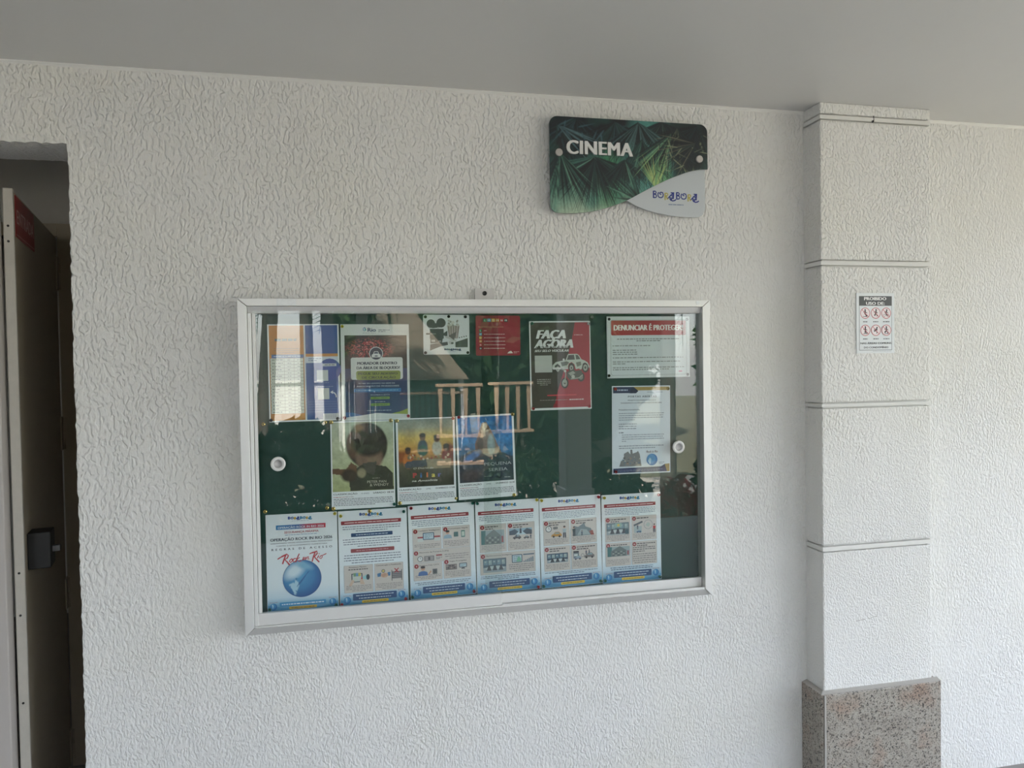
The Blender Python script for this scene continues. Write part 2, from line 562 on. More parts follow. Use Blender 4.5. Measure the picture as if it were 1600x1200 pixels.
# local x runs from free edge to hinge, local -y is the side facing the notice board wall
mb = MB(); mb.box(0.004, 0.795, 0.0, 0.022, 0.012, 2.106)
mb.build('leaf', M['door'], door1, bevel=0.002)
mb = MB(); mb.box(-0.012, 0.004, -0.002, 0.024, 0.012, 2.110)
mb.build('edge_strip', M['door_edge'], door1, bevel=0.003)
for z0, z1 in ((1.90, 2.03), (1.27, 1.40), (0.64, 0.76), (0.03, 0.15)):
    mb = MB()
    zm = (z0 + z1) / 2
    mb.lathe_y([(0.009, 0.001), (0.009, zm - z0 - .002)], 10)
    vv = [(x, z, y) for x, y, z in mb.v]
    mb.v = [(0.80 + x, -0.012 + y, z0 + z) for x, y, z in vv]
    b2 = len(mb.v)
    mb2 = MB(); mb2.lathe_y([(0.009, zm - z0 + .002), (0.009, z1 - z0)], 10)
    mb.add([(0.80 + x, -0.012 + z, z0 + y) for x, y, z in mb2.v], mb2.f, smooth=True)
    mb.box(0.765, 0.797, -0.004, 0.001, z0, z1)
    mb.box(0.797, 0.84, -0.006, 0.0, z0, z1)
    mb.build('hinge', M['door'], door1)
mb = MB(); mb.box(0.045, 0.125, -0.060, 0.0, 0.978, 1.088)
lock = mb.build('lock_box', M['black'], door1, bevel=0.003)
mb = MB(); mb.box(0.075, 0.100, -0.080, -0.058, 1.020, 1.038)
mb.build('bolt', M['alu_dark'], lock, bevel=0.002)
for z in (2.0, 1.955, 0.985, 0.86, 0.6):
    mb = MB(); mb.lathe_y([(0.0035, -0.0128), (0.0035, -0.0118)], 8, 0, 0)
    mb.v = [(y, x + 0.012, z1_ + z) for (x, y, z1_) in mb.v]
    mb.build('screw', M['black'], door1)

# second leaf folded across the doorway
door2 = empty('door_2', (-1.017, 0.085, FL), (0, 0, math.radians(176)))
tag(door2, 'pale door leaf folded across the left of the doorway', kind='structure')
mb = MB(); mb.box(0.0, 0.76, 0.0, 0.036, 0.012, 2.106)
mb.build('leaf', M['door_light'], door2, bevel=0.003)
mb = MB(); mb.box(0.03, 0.05, 0.036, 0.05, 0.9, 1.15)
mb.build('pull_handle', M['steel'], door2, bevel=0.003)

fr = MB()
fr.box(-1.164, -1.100, 0.862, 0.89, FL, 2.15)
fr.box(-2.40, -1.164, 0.862, 0.89, 2.10, 2.15)
fr.box(-2.46, -2.40, 0.862, 0.89, FL, 2.15)
tag(fr.build('trim_2', M['door'], bevel=0.002), 'beige metal frame of the lobby door', kind='structure')


# ------------------------------------------------------------------ flat print toolkit
def text_geo(s, offset=0.0, shear=0.0, spacing=1.0, res=2):
    c = bpy.data.curves.new('lettering', 'FONT')
    c.body = s
    c.resolution_u = res
    c.offset = offset
    c.shear = shear
    c.space_character = spacing
    o = bpy.data.objects.new('lettering', c)
    me = o.to_mesh()
    v = np.array([w.co[:2] for w in me.vertices]).reshape(-1, 2)
    f = [tuple(p.vertices) for p in me.polygons]
    o.to_mesh_clear()
    bpy.data.objects.remove(o)
    bpy.data.curves.remove(c)
    return v, f


CAP = 0.727


class Sheet:
    """a flat printed thing; u,v are fractions from its upper left corner"""

    def __init__(self, name, label, cat, cx, cz, w, h, rot=0.0, y=-0.0125, th=0.0006, paper=(222, 228, 232), mat='print',
                 group=None, radius=0.0, tilt=0.0, outline=None):
        self.w, self.h, self.th, self.k = w, h, th, 0
        self.mat = M[mat]
        mb = MB()
        pts = outline or self.rr(0, 0, 1, 1, radius)
        mb.prism_y([((u - .5) * w, (.5 - v) * h) for u, v in pts], -th, 0, lin(paper))
        self.o = mb.build(name, self.mat, None, colours=True)
        self.o.location = (cx, y, cz)
        self.o.rotation_euler = (tilt, -math.radians(rot), 0)
        tag(self.o, label, cat, group)
        self.parts = {}

    def rr(self, u0, v0, u1, v1, r, n=5):
        """rounded rectangle, r as a fraction of the width"""
        if r <= 0:
            return [(u0, v0), (u1, v0), (u1, v1), (u0, v1)]
        rv = r * self.w / self.h
        out = []
        for cu, cv, a0 in ((u1 - r, v0 + rv, -90), (u1 - r, v1 - rv, 0), (u0 + r, v1 - rv, 90), (u0 + r, v0 + rv, 180)):
            for i in range(n + 1):
                a = math.radians(a0 + 90 * i / n)
                out.append((cu + r * math.cos(a), cv + rv * math.sin(a)))
        return out

    def lay(self):
        self.k += 1
        return -self.th - 0.000018 * self.k

    def P(self, part):
        mb = MB()
        self.parts.setdefault(part, []).append(mb)
        return mb

    def xy(self, u, v, y):
        return ((u - .5) * self.w, y, (.5 - v) * self.h)

    def poly(self, part, pts, col, raw=False):
        y = self.lay()
        a = sum(pts[i][0] * pts[(i + 1) % len(pts)][1] - pts[(i + 1) % len(pts)][0] * pts[i][1] for i in range(len(pts)))
        if a > 0:
            pts = pts[::-1]
        self.P(part).add([self.xy(u, v, y) for u, v in pts], [tuple(range(len(pts)))], col if raw else lin(col))

    def rect(self, part, u0, v0, u1, v1, col, r=0.0):
        self.poly(part, self.rr(u0, v0, u1, v1, r), col)

    def grad(self, part, u0, v0, u1, v1, stops, horiz=False):
        """stops: [(t, colour)]"""
        y = self.lay()
        v, c, f = [], [], []
        for t, cc in stops:
            if horiz:
                uu = u0 + (u1 - u0) * t
                v += [self.xy(uu, v1, y), self.xy(uu, v0, y)]
            else:
                vv = v0 + (v1 - v0) * t
                v += [self.xy(u0, vv, y), self.xy(u1, vv, y)]
            c += [lin(cc)] * 2
        for i in range(len(stops) - 1):
            a = 2 * i
            f.append((a, a + 2, a + 3, a + 1))
        self.P(part).add(v, f, c)

    def disc(self, part, u, v, r, col, n=24, ry=None, a0=0, a1=360):
        rv = (ry if ry is not None else r) * self.w / self.h
        pts = [(u + r * math.cos(math.radians(a0 + (a1 - a0) * i / n)), v + rv * math.sin(math.radians(a0 + (a1 - a0) * i / n)))
               for i in range(n + (0 if a1 - a0 == 360 else 1))]
        self.poly(part, pts, col)

    def ring(self, part, u, v, r, t, col, n=24):
        y = self.lay()
        q = self.w / self.h
        vv, f = [], []
        for i in range(n):
            a = 2 * math.pi * i / n
            for rr in (r, r - t):
                vv.append(self.xy(u + rr * math.cos(a), v + rr * q * math.sin(a), y))
        for i in range(n):
            j = (i + 1) % n
            f.append((2 * i, 2 * i + 1, 2 * j + 1, 2 * j))
        self.P(part).add(vv, f, lin(col))

    def stroke(self, part, pts, wd, col, close=False):
        """ribbon along a polyline, width as a fraction of the sheet width"""
        y = self.lay()
        q = [np.array([u * self.w, -v * self.h]) for u, v in pts]
        w2 = wd * self.w / 2
        vv, f = [], []
        n = len(q)
        for i in range(n):
            a = q[(i - 1) % n] if (close or i > 0) else q[i]
            b = q[(i + 1) % n] if (close or i < n - 1) else q[i]
            d = b - a
            d = d / (np.linalg.norm(d) + 1e-12)
            nn = np.array([-d[1], d[0]])
            for s in (1, -1):
                p = q[i] + nn * w2 * s
                vv.append((p[0] - self.w / 2, y, p[1] + self.h / 2))
        m = n if close else n - 1
        for i in range(m):
            j = (i + 1) % n
            f.append((2 * i, 2 * i + 1, 2 * j + 1, 2 * j))
        self.P(part).add(vv, f, lin(col))

    def text(self, part, s, u0, u1, v, hh, col, bold=0.0, shear=0.0, spacing=1.0, squeeze=True, align='fit'):
        """baseline at v, cap height hh; stretched to run from u0 to u1"""
        g, f = text_geo(s, 0.0, shear, spacing)
        if len(g) == 0:
            return
        y = self.lay()
        x0, x1 = g[:, 0].min(), g[:, 0].max()
        over = [0] if bold <= .005 else [-bold * 1.3, 0, bold * 1.3] if bold < .04 else [-bold * 1.3, -bold * .6, 0, bold * .6, bold * 1.3]
        sy = hh * self.h / CAP
        if align == 'fit':
            sx = (u1 - u0) * self.w / (x1 - x0)
            ox = (u0 - .5) * self.w - x0 * sx
        else:
            sx = sy
            wdt = (x1 - x0) * sx
            if wdt > (u1 - u0) * self.w:
                sx *= (u1 - u0) * self.w / wdt
                wdt = (u1 - u0) * self.w
            if align == 'c':
                ox = ((u0 + u1) / 2 - .5) * self.w - wdt / 2 - x0 * sx
            else:
                ox = (u0 - .5) * self.w - x0 * sx
        oz = (.5 - v) * self.h
        mbp = self.P(part)
        for i, dx in enumerate(over):
            if i: y = self.lay()
            mbp.add([(ox + (a + dx) * sx, y, oz + b * sy) for a, b in g], f, lin(col))

    def greek(self, part, u0, u1, v0, v1, n, col, fill=0.55, align='l', seed=None, last=0.6, word=(0.014, 0.055)):
        """rows of word-shaped dashes: print too small to read"""
        y = self.lay()
        rr = random.Random(seed if seed is not None else self.k * 13 + int(v0 * 1000))
        mbp = self.P(part)
        c = lin(tuple(min(255, int(v_ * .82 + 36)) if sum(col) < 420 else v_ for v_ in col))
        fill *= .86
        step = (v1 - v0) / n
        for i in range(n):
            a = v0 + step * i + step * (1 - fill) / 2
            b = a + step * fill
            end = u1 if i < n - 1 or n == 1 else u0 + (u1 - u0) * last
            words, x = [], u0
            while x < end - 0.012:
                w = rr.uniform(*word)
                x2 = min(end, x + w)
                words.append((x, x2))
                x = x2 + 0.009
            sh = 0
            if align == 'c' and words:
                sh = ((u0 + u1) - (words[0][0] + words[-1][1])) / 2
            for p, q in words:
                mbp.add([self.xy(p + sh, a, y), self.xy(p + sh, b, y), self.xy(q + sh, b, y), self.xy(q + sh, a, y)], [(0, 1, 2, 3)], c)

    def raster(self, part, u0, v0, u1, v1, arr):
        """arr [rows, cols, 3] in linear colour, laid on as a finely divided ink film"""
        y = self.lay()
        H_, W_ = arr.shape[:2]
        v = [self.xy(u0 + (u1 - u0) * j / (W_ - 1), v0 + (v1 - v0) * i / (H_ - 1), y) for i in range(H_) for j in range(W_)]
        f = [(i * W_ + j, (i + 1) * W_ + j, (i + 1) * W_ + j + 1, i * W_ + j + 1) for i in range(H_ - 1) for j in range(W_ - 1)]
        self.P(part).add(v, f, [tuple(c) for c in arr.reshape(-1, 3)])

    def clusters(self, mbs):
        """elements of one part that lie far apart become objects of their own"""
        B = [(np.array(m.v).min(0), np.array(m.v).max(0)) for m in mbs]
        n = len(mbs)
        grp = list(range(n))

        def root(i):
            while grp[i] != i:
                i = grp[i]
            return i
        for i in range(n):
            for j in range(i):
                gap = np.maximum(0, np.maximum(B[i][0] - B[j][1], B[j][0] - B[i][1]))
                size = max((B[i][1] - B[i][0]).max(), (B[j][1] - B[j][0]).max())
                if np.linalg.norm(gap) <= min(.016, max(.008, .35 * size)):
                    grp[root(i)] = root(j)
        out = {}
        for i in range(n):
            out.setdefault(root(i), []).append(mbs[i])
        return list(out.values())

    def done(self, labels=None):
        panels = []
        off = getattr(self, 'off', (0, 0, 0))
        for key, mbs in self.parts.items():
            nme = key.split('#')[0]
            for grp in ([mbs] if '#' in key else self.clusters(mbs)):
                mb = MB()
                for m in grp:
                    mb.add([(x + off[0], y_ + off[1], z + off[2]) for x, y_, z in m.v], m.f, m.c)
                a_ = np.array(mb.v)
                lo, hi = a_.min(0), a_.max(0)
                c_ = (lo + hi) / 2
                par = self.o
                if nme != 'panel' and self.o.parent is None:
                    for po, pl, ph in panels:
                        if pl[0] <= c_[0] <= ph[0] and pl[2] <= c_[2] <= ph[2] and (hi - lo)[2] <= (ph - pl)[2]:
                            par = po
                o = mb.build(nme, self.mat, par, colours=True)
                if nme == 'body_text':
                    o['kind'] = 'stuff'
                if nme == 'panel':
                    panels.append((o, lo, hi))
                if labels and nme in labels:
                    o['label'] = labels[nme]
        return self.o


def spiral(cx, cy, r0, r1, a0, a1, n=16):
    return [(cx + (r0 + (r1 - r0) * i / n) * math.cos(math.radians(a0 + (a1 - a0) * i / n)),
             cy + (r0 + (r1 - r0) * i / n) * math.sin(math.radians(a0 + (a1 - a0) * i / n))) for i in range(n + 1)]


def bora_logo(sh, part, u0, u1, v0, v1, main=(45, 62, 140), alt=(178, 168, 92), fat=1.0, alt2=None):
    """the swirled two-word lettering; coordinates were read off the wall sign at 835 x 215 units"""
    def T(pts):
        return [(u0 + (u1 - u0) * (x - 455) / 835.0, v0 + (v1 - v0) * (y - 550) / 215.0) for x, y in pts]
    wd = 18 / 835.0 * (u1 - u0) * fat
    alt2 = alt2 or main
    for k, (dx, dy) in enumerate(((0, 0), (412, 14))):
        def D(p):
            return T([(x + dx, y + dy) for x, y in p])
        c = main if k == 0 else alt2
        sh.stroke(part, D([(466, 552), (466, 698)]), wd * 1.25, c)
        sh.stroke(part, D([(462, 556), (500, 558), (514, 578), (508, 604), (474, 618)]), wd, c)
        sh.stroke(part, D([(474, 618), (512, 632), (522, 660), (508, 688), (462, 694)]), wd, c)
        sh.stroke(part, D([(606, 612), (590, 618), (576, 606), (580, 586), (600, 574), (630, 582), (640, 622), (632, 668), (602, 690),
                           (566, 684), (546, 650), (546, 606), (562, 576)]), wd, c)
        sh.stroke(part, D([(672, 590), (672, 736)]), wd * 1.2, alt)
        sh.stroke(part, D([(668, 594), (706, 592), (722, 612), (712, 640), (676, 650)]), wd, alt)
        sh.stroke(part, D([(690, 652), (718, 722)]), wd * 1.2, alt)
        sh.stroke(part, D([(722, 700), (770, 634), (822, 578)]), wd, c)
        sh.stroke(part, D([(772, 578), (836, 578)]), wd, c)
        sh.stroke(part, D([(820, 576), (812, 706)]), wd * 1.7, c)
        sh.stroke(part, D([(776, 640), (812, 642)]), wd * .8, c)
        sh.stroke(part, D([(800, 700), (780, 706), (770, 690), (784, 678), (800, 690), (790, 720), (760, 708), (754, 684), (768, 668)]), wd * .8, c)
        sh.stroke(part, D([(752, 700), (772, 734), (806, 748), (840, 740), (866, 716)]), wd * 1.1, c)


def vnoise(h, w, ch, cw, seed):
    r = np.random.default_rng(seed)
    g = r.random((ch + 1, cw + 1))
    yy = np.linspace(0, ch - 1e-6, h); xx = np.linspace(0, cw - 1e-6, w)
    y0 = yy.astype(int); x0 = xx.astype(int)
    fy = (yy - y0)[:, None]; fx = (xx - x0)[None, :]
    fy = fy * fy * (3 - 2 * fy); fx = fx * fx * (3 - 2 * fx)
    a = g[y0][:, x0]; b = g[y0][:, x0 + 1]; c = g[y0 + 1][:, x0]; d = g[y0 + 1][:, x0 + 1]
    return a * (1 - fy) * (1 - fx) + b * (1 - fy) * fx + c * fy * (1 - fx) + d * fy * fx


class Paint:
    """small raster used for photographic print; x,y are fractions"""

    def __init__(self, w, h, col):
        self.w, self.h = w, h
        self.a = np.zeros((h, w, 3)); self.a[:] = lin(col)
        self.X, self.Y = np.meshgrid(np.linspace(0, 1, w), np.linspace(0, 1, h))

    def mixin(self, m, col):
        c = np.array(lin(col))
        m = np.clip(m, 0, 1)[..., None]
        self.a = self.a * (1 - m) + c * m

    def vgrad(self, stops):
        ys = [s[0] for s in stops]
        for k in range(3):
            self.a[..., k] = np.interp(self.Y, ys, [lin(s[1])[k] for s in stops])

    def ell(self, cx, cy, rx, ry, col, soft=0.08, rot=0, amt=1.0):
        c, s = math.cos(rot), math.sin(rot)
        dx, dy = self.X - cx, self.Y - cy
        d = np.sqrt(((dx * c + dy * s) / rx) ** 2 + ((-dx * s + dy * c) / ry) ** 2)
        self.mixin(np.clip((1 - d) / soft + .5, 0, 1) * amt, col)

    def poly(self, pts, col, amt=1.0):
        m = np.zeros_like(self.X, bool)
        n = len(pts)
        for i in range(n):
            x0, y0 = pts[i]; x1, y1 = pts[(i + 1) % n]
            if y0 == y1: continue
            cnd = ((self.Y < y0) != (self.Y < y1)) & (self.X < (x1 - x0) * (self.Y - y0) / (y1 - y0) + x0)
            m ^= cnd
        self.mixin(m * amt, col)

    def blade(self, x0, y0, x1, y1, w, col, asp=1.0, amt=1.0):
        """tapering leaf blade; asp = picture width / height"""
        pad = w * 1.5
        i0 = int(max(0, (min(y0, y1) - pad * asp) * self.h)); i1 = int(min(self.h, (max(y0, y1) + pad * asp) * self.h + 2))
        j0 = int(max(0, (min(x0, x1) - pad) * self.w)); j1 = int(min(self.w, (max(x0, x1) + pad) * self.w + 2))
        if i1 <= i0 or j1 <= j0: return
        X, Y = self.X[i0:i1, j0:j1], self.Y[i0:i1, j0:j1] / asp
        dx, dy = x1 - x0, (y1 - y0) / asp
        L2 = dx * dx + dy * dy + 1e-9
        t = ((X - x0) * dx + (Y - y0 / asp) * dy) / L2
        d = np.abs((X - x0) * dy - (Y - y0 / asp) * dx) / math.sqrt(L2)
        ww = w * np.clip(np.minimum(t * 6 + .3, (1 - t) * 1.6), 0, 1)
        m = np.clip((ww - d) * self.w * 0.8 + .5, 0, 1) * ((t > -0.01) & (t < 1)) * amt
        c = np.array(lin(col))
        self.a[i0:i1, j0:j1] = self.a[i0:i1, j0:j1] * (1 - m[..., None]) + c * m[..., None]

    def grain(self, ch, cw, amp, seed):
        n = vnoise(self.h, self.w, ch, cw, seed)
        self.a *= (1 + amp * (n - .5))[..., None]
        return n


# ------------------------------------------------------------------ notice board
BX, BZ = 0.3985, 0.765
board = empty('notice_board', (BX, 0, BZ))
tag(board, 'wall-mounted green notice board with aluminium frame and two sliding glass panes', 'notice board')


def bpart(mb, name, mat, parent=None, bevel=0.0, off=(BX, 0, BZ), deep=True):
    if deep:   # the case stands 58 mm off the wall and is 1.5 x 1.0 m
        mb.v = [(x * .9941, y if y > -.011 else -.010 + (y + .010) * 1.37, 1.55 + (z - 1.55) * .9941) for x, y, z in mb.v]
    mb.v = [(x - off[0], y - off[1], z - off[2]) for x, y, z in mb.v]
    return mb.build(name, mat, parent or board, bevel=bevel)


X0, X1, Z0, Z1 = -0.3545, 1.1515, 0.765, 1.769
wL, wT, wB = 0.0265, 0.0225, 0.0255
g = 0.0009


def rail(corners, name, yo=-0.0455):
    """mitred length: corners = outer a, outer b, inner b, inner a in (x, z); the lower rail is tilted down to shade darker"""
    (oa, ob, ib, ia) = corners
    mb = MB()
    yi = -0.0455
    v = [(oa[0], yo, oa[1]), (ob[0], yo, ob[1]), (ib[0], yi, ib[1]), (ia[0], yi, ia[1])]
    v += [(x, -.0005, z) for x, _y, z in v]
    f = [(0, 1, 2, 3), (7, 6, 5, 4), (1, 0, 4, 5), (2, 1, 5, 6), (3, 2, 6, 7), (0, 3, 7, 4)]
    if (oa[0] - ib[0]) * (ob[1] - ia[1]) - (oa[1] - ib[1]) * (ob[0] - ia[0]) > 0:
        f = [t[::-1] for t in f]
    mb.add(v, f)
    return bpart(mb, name, M['alu'], bevel=0.0012)


rail([(X0 + g, Z1), (X1 - g, Z1), (X1 - wL - g, Z1 - wT), (X0 + wL + g, Z1 - wT)], 'frame_rail')
rail([(X0 + g, Z0), (X1 - g, Z0), (X1 - wL - g, Z0 + wB), (X0 + wL + g, Z0 + wB)], 'frame_rail', -.0345)  # face tilted downward so that this rail comes out greyer
rail([(X0, Z0 + g), (X0, Z1 - g), (X0 + wL, Z1 - wT - g), (X0 + wL, Z0 + wB + g)], 'frame_rail')
rail([(X1, Z0 + g), (X1, Z1 - g), (X1 - wL, Z1 - wT - g), (X1 - wL, Z0 + wB + g)], 'frame_rail')
IX0, IX1, IZ0, IZ1 = X0 + wL, X1 - wL, Z0 + wB, Z1 - wT
# upper track fascia, set back and leaned to face down so it shades greyer
mb = MB()
a0, a1 = IX0 + .0008, IX1 - .0008
zt, zl = IZ1 - .0010, IZ1 - .0205
mb.add([(a0, -.0405, zt), (a1, -.0405, zt), (a1, -.0335, zl), (a0, -.0335, zl), (a0, -.012, zt), (a1, -.012, zt), (a1, -.012, zl), (a0, -.012, zl)],
       [(3, 2, 1, 0), (7, 4, 5, 6), (2, 3, 7, 6), (0, 1, 5, 4), (3, 0, 4, 7), (1, 2, 6, 5)])
bpart(mb, 'upper_track', M['alu'], bevel=.0008)
# lower track with its thin upstand
mb = MB()
mb.box(a0, a1, -.043, -.012, IZ0, IZ0 + .003)
mb.box(0.4255, a1, -.0435, -.0415, IZ0, IZ0 + .0065)
bpart(mb, 'lower_track', M['alu'])
mb = MB()
mb.box(IX0 + .0012, IX0 + .011, -.042, -.012, IZ0 + .004, IZ1 - .021)
bpart(mb, 'side_channel', M['alu'], bevel=.001)
mb = MB(); mb.box(IX0 + .0005, IX1 - .0005, -.010, -.0015, IZ0 + .0005, IZ1 - .0005)
bpart(mb, 'backing_panel', M['green'])
# glass panes: the left one runs in front
gl = MB(); gl.box(IX0 + .013, 0.4265, -.0362, -.0322, IZ0 + .006, IZ1 - .010)
glL = bpart(gl, 'glass_pane', M['glass'])
gr = MB(); gr.box(0.374, IX1 - .002, -.0272, -.0232, IZ0 + .006, IZ1 - .010)
glR = bpart(gr, 'glass_pane', M['glass'])
mb = MB(); mb.box(IX0 + .002, 0.4245, -.0400, -.0290, IZ0 + .0035, IZ0 + .0395)
bpart(mb, 'bottom_rail', M['alu'], glL, bevel=.001)
mb = MB(); mb.box(IX0 + .0125, IX0 + .0215, -.0372, -.0315, IZ0 + .040, IZ1 - .021)
bpart(mb, 'edge_profile', M['white_plastic'], glL, bevel=.0008)
mb = MB(); mb.box(0.374, IX1 - .002, -.0290, -.0195, IZ0 + .0035, IZ0 + .0345)
bpart(mb, 'bottom_rail', M['alu'], glR, bevel=.001)


def finger_pull(cx, cz, yf, par):
    mb = MB()
    mb.lathe_y([(0.0215, yf), (0.0215, yf - .0022), (0.0195, yf - .0034), (0.0128, yf - .0034), (0.0115, yf - .0006)], 32, cx, cz)
    o = bpart(mb, 'finger_pull', M['white_plastic'], par)
    m2 = MB(); m2.lathe_y([(0.0112, yf - .0004), (0.0112, yf - .0014)], 24, cx, cz)
    # the dished centre belongs to the same moulding
    o2 = bpart(m2, 'pull_dish', M['grey_plastic'], par)
    return o


finger_pull(-0.251, 1.2755, -.0362, glL)
finger_pull(1.044, 1.2745, -.0272, glR)
# hanging tab
mb = MB(); mb.box(0.357, 0.4215, -0.012, -0.0005, 1.7660, 1.8065)
tab = bpart(mb, 'hanging_tab', M['bracket'], bevel=.001, deep=False)
mb = MB(); mb.lathe_y([(0.0072, -0.0145), (0.0072, -0.0118)], 16, 0.3885, 1.791)
bpart(mb, 'screw', M['black'], tab, deep=False)
mb = MB(); mb.box(-0.2435, -0.187, -0.0460, -0.0445, 1.7475, 1.7682)
bpart(mb, 'tape_scrap', M['tape'])
mb = MB(); mb.prism_y([(1.101, 1.764), (1.113, 1.766), (1.116, 1.756), (1.104, 1.753)], -0.0460, -0.0447)
bpart(mb, 'tape_scrap', M['tape'])

# ------------------------------------------------------------------ flyers, posters and plaques on the board
INK = (52, 60, 78)
WHITE = (236, 240, 243)
FPAPER = (230, 235, 240)


def mini_globe(s, u, v, r):
    ge = 'globe_emblem#%d' % s.k
    s.disc(ge, u, v, r, (38, 110, 172), 20)
    s.disc(ge, u - r * .12, v - r * .1, r * .78, (58, 138, 196), 16)
    s.poly(ge, [(u - r * .5, v - r * .45), (u - r * .1, v - r * .55), (u + r * .05, v - r * .1), (u - r * .2, v + r * .45), (u - r * .35, v)], (160, 204, 228))
    s.text(ge, 'Rock in Rio', u - r * 1.05, u + r * 1.15, v - r * .82, .009, (170, 70, 84), .01, .2)


def flyer(idx, label, cx, cz, rot, first=False):
    s = Sheet('flyer', label, 'flyer', cx, cz, .2095, .2965, rot, y=-.0112, paper=FPAPER, mat='lamin',
              group='row of laminated blue-edged flyers along the board bottom', radius=.008, tilt=random.uniform(-.004, .004))
    s.grad('background', .004, .003, .996, .997, [(0, (226, 231, 237)), (.25, (234, 239, 244)), (.75, (226, 235, 244)), (.86, (202, 221, 236)), (.93, (118, 172, 206)), (1, (62, 134, 178))])
    s.poly('background', [(.004, .93), (.25, .965), (.5, .985), (.8, .975), (.996, .93), (.996, .997), (.004, .997)], (72, 144, 186))
    bora_logo(s, 'logo', .31, .65, .03, .066, (36, 66, 138), (186, 150, 60), 1.6, (34, 116, 156))
    s.greek('logo', .36, .60, .071, .078, 1, (90, 120, 160))
    return s


def flyer_foot(s, two=True):
    s.rect('footer', .185, .872, .825, .944, (36, 74, 122), .012)
    s.greek('footer', .23, .78, .880, .938, 2, (196, 212, 228), .34, 'c', last=.85)
    s.rect('footer', .315, .946, .705, .974, (222, 190, 62), .014)
    s.greek('footer', .34, .68, .954, .967, 1, (92, 82, 46), .6)
    mini_globe(s, .105, .935, .052)
    mini_globe(s, .90, .915, .052)


def flyer_head(s, title=None):
    s.rect('heading', .04, .106, .915, .145, (146, 50, 58), .010)
    s.greek('heading', .09, .87, .117, .135, 1, (236, 206, 206), .6, word=(.03, .14))


def card(s, u0, v0, u1, v1, num, title=None, tl=1, lines=0, tv=None, tw=None, outline=True):
    pk = 'panel#%d' % s.k
    s.rect(pk, u0, v0, u1, v1, (150, 146, 150), .010)
    s.rect(pk, u0 + .003, v0 + .002, u1 - .003, v1 - .002, (206, 198, 194), .010)
    if num:
        s.disc('number', u0 + .045, v0 + .032, .033, (146, 36, 48), 18)
        s.text('number', num, u0 + .02, u0 + .07, v0 + .041, .018, (240, 225, 225), .02, align='c')
    if title:
        s.text('caption', title, u0 + .09, min(u1 - .02, u0 + .09 + .0165 * len(title)), v0 + .034, .0135, (58, 50, 56), .012)
    elif tl:
        s.greek('caption', u0 + .09, u1 - .04 if tw is None else u0 + .09 + tw, v0 + .016, v0 + .016 + .024 * tl, tl, (66, 58, 64), .55, last=.6 if tl > 1 else 1)
    if lines:
        b = v1 - .012
        s.greek('body_text', u0 + .025, u1 - .025, (tv if tv else b - .0165 * lines), b, lines, (132, 124, 128), .48, 'c')


def pic_room(s, u0, v0, u1, v1, tint=(74, 98, 116)):
    du, dv = u1 - u0, v1 - v0
    s.rect('picture', u0, v0, u1, v1, tint)
    s.rect('picture', u0, v0 + dv * .68, u1, v1, (152, 164, 172))
    for k in range(5):
        a = u0 + du * (.04 + .19 * k)
        s.rect('picture', a, v0 + dv * .10, a + du * .15, v0 + dv * .48, [(118, 146, 160), (146, 166, 170), (92, 124, 142)][k % 3])
        s.rect('picture', a + du * .02, v0 + dv * .18, a + du * .09, v0 + dv * .30, (176, 190, 190))
    s.poly('picture', [(u0 + du * .05, v0 + dv * .72), (u0 + du * .3, v0 + dv * .58), (u0 + du * .7, v0 + dv * .58), (u0 + du * .95, v0 + dv * .72), (u0 + du * .9, v0 + dv * .82), (u0 + du * .1, v0 + dv * .82)], (196, 204, 206))
    for c in (.25, .5, .77):
        s.disc('picture', u0 + du * c, v0 + dv * .62, du * .055, (48, 56, 66), 10)
        s.poly('picture', [(u0 + du * (c - .1), v0 + dv * .92), (u0 + du * (c - .06), v0 + dv * .68), (u0 + du * (c + .06), v0 + dv * .68), (u0 + du * (c + .1), v0 + dv * .92)], (58, 66, 78))


def pic_street(s, u0, v0, u1, v1):
    du, dv = u1 - u0, v1 - v0
    s.rect('picture', u0, v0, u1, v1, (150, 166, 170))
    s.poly('picture', [(u0, v0), (u0 + du * .2, v0), (u0 + du * .18, v1), (u0, v1)], (66, 116, 118))
    s.poly('picture', [(u0 + du * .15, v0 + dv * .45), (u0 + du * .55, v0 - dv * .05), (u0 + du * .85, v0 + dv * .4), (u0 + du * .85, v1), (u0 + du * .15, v1)], (104, 116, 118))
    for i in range(5):
        for j in range(3):
            s.rect('picture', u0 + du * (.22 + .12 * i), v0 + dv * (.48 + .17 * j), u0 + du * (.29 + .12 * i), v0 + dv * (.58 + .17 * j), (164, 170, 164) if (i + j) % 2 else (74, 84, 90))
    s.rect('picture', u0 + du * .88, v0 + dv * .45, u0 + du * .96, v0 + dv * .9, (150, 78, 84))


def pic_road(s, u0, v0, u1, v1):
    du, dv = u1 - u0, v1 - v0
    s.rect('picture', u0, v0, u1, v1, (146, 176, 196))
    s.poly('picture', [(u0, v1), (u0, v0 + dv * .4), (u0 + du * .25, v0 + dv * .1), (u0 + du * .42, v0 + dv * .55), (u0 + du * .25, v1)], (62, 80, 96))
    s.poly('picture', [(u1, v1), (u1, v0 + dv * .35), (u0 + du * .78, v0 + dv * .05), (u0 + du * .58, v0 + dv * .55), (u0 + du * .75, v1)], (60, 76, 90))
    s.poly('picture', [(u0 + du * .25, v1), (u0 + du * .45, v0 + dv * .4), (u0 + du * .55, v0 + dv * .4), (u0 + du * .75, v1)], (184, 206, 218))
    s.disc('picture', u0 + du * .5, v0 + dv * .15, du * .04, (44, 58, 76), 10)
    s.poly('picture', [(u0 + du * .45, v0 + dv * .8), (u0 + du * .46, v0 + dv * .25), (u0 + du * .54, v0 + dv * .25), (u0 + du * .55, v0 + dv * .8)], (44, 58, 76))


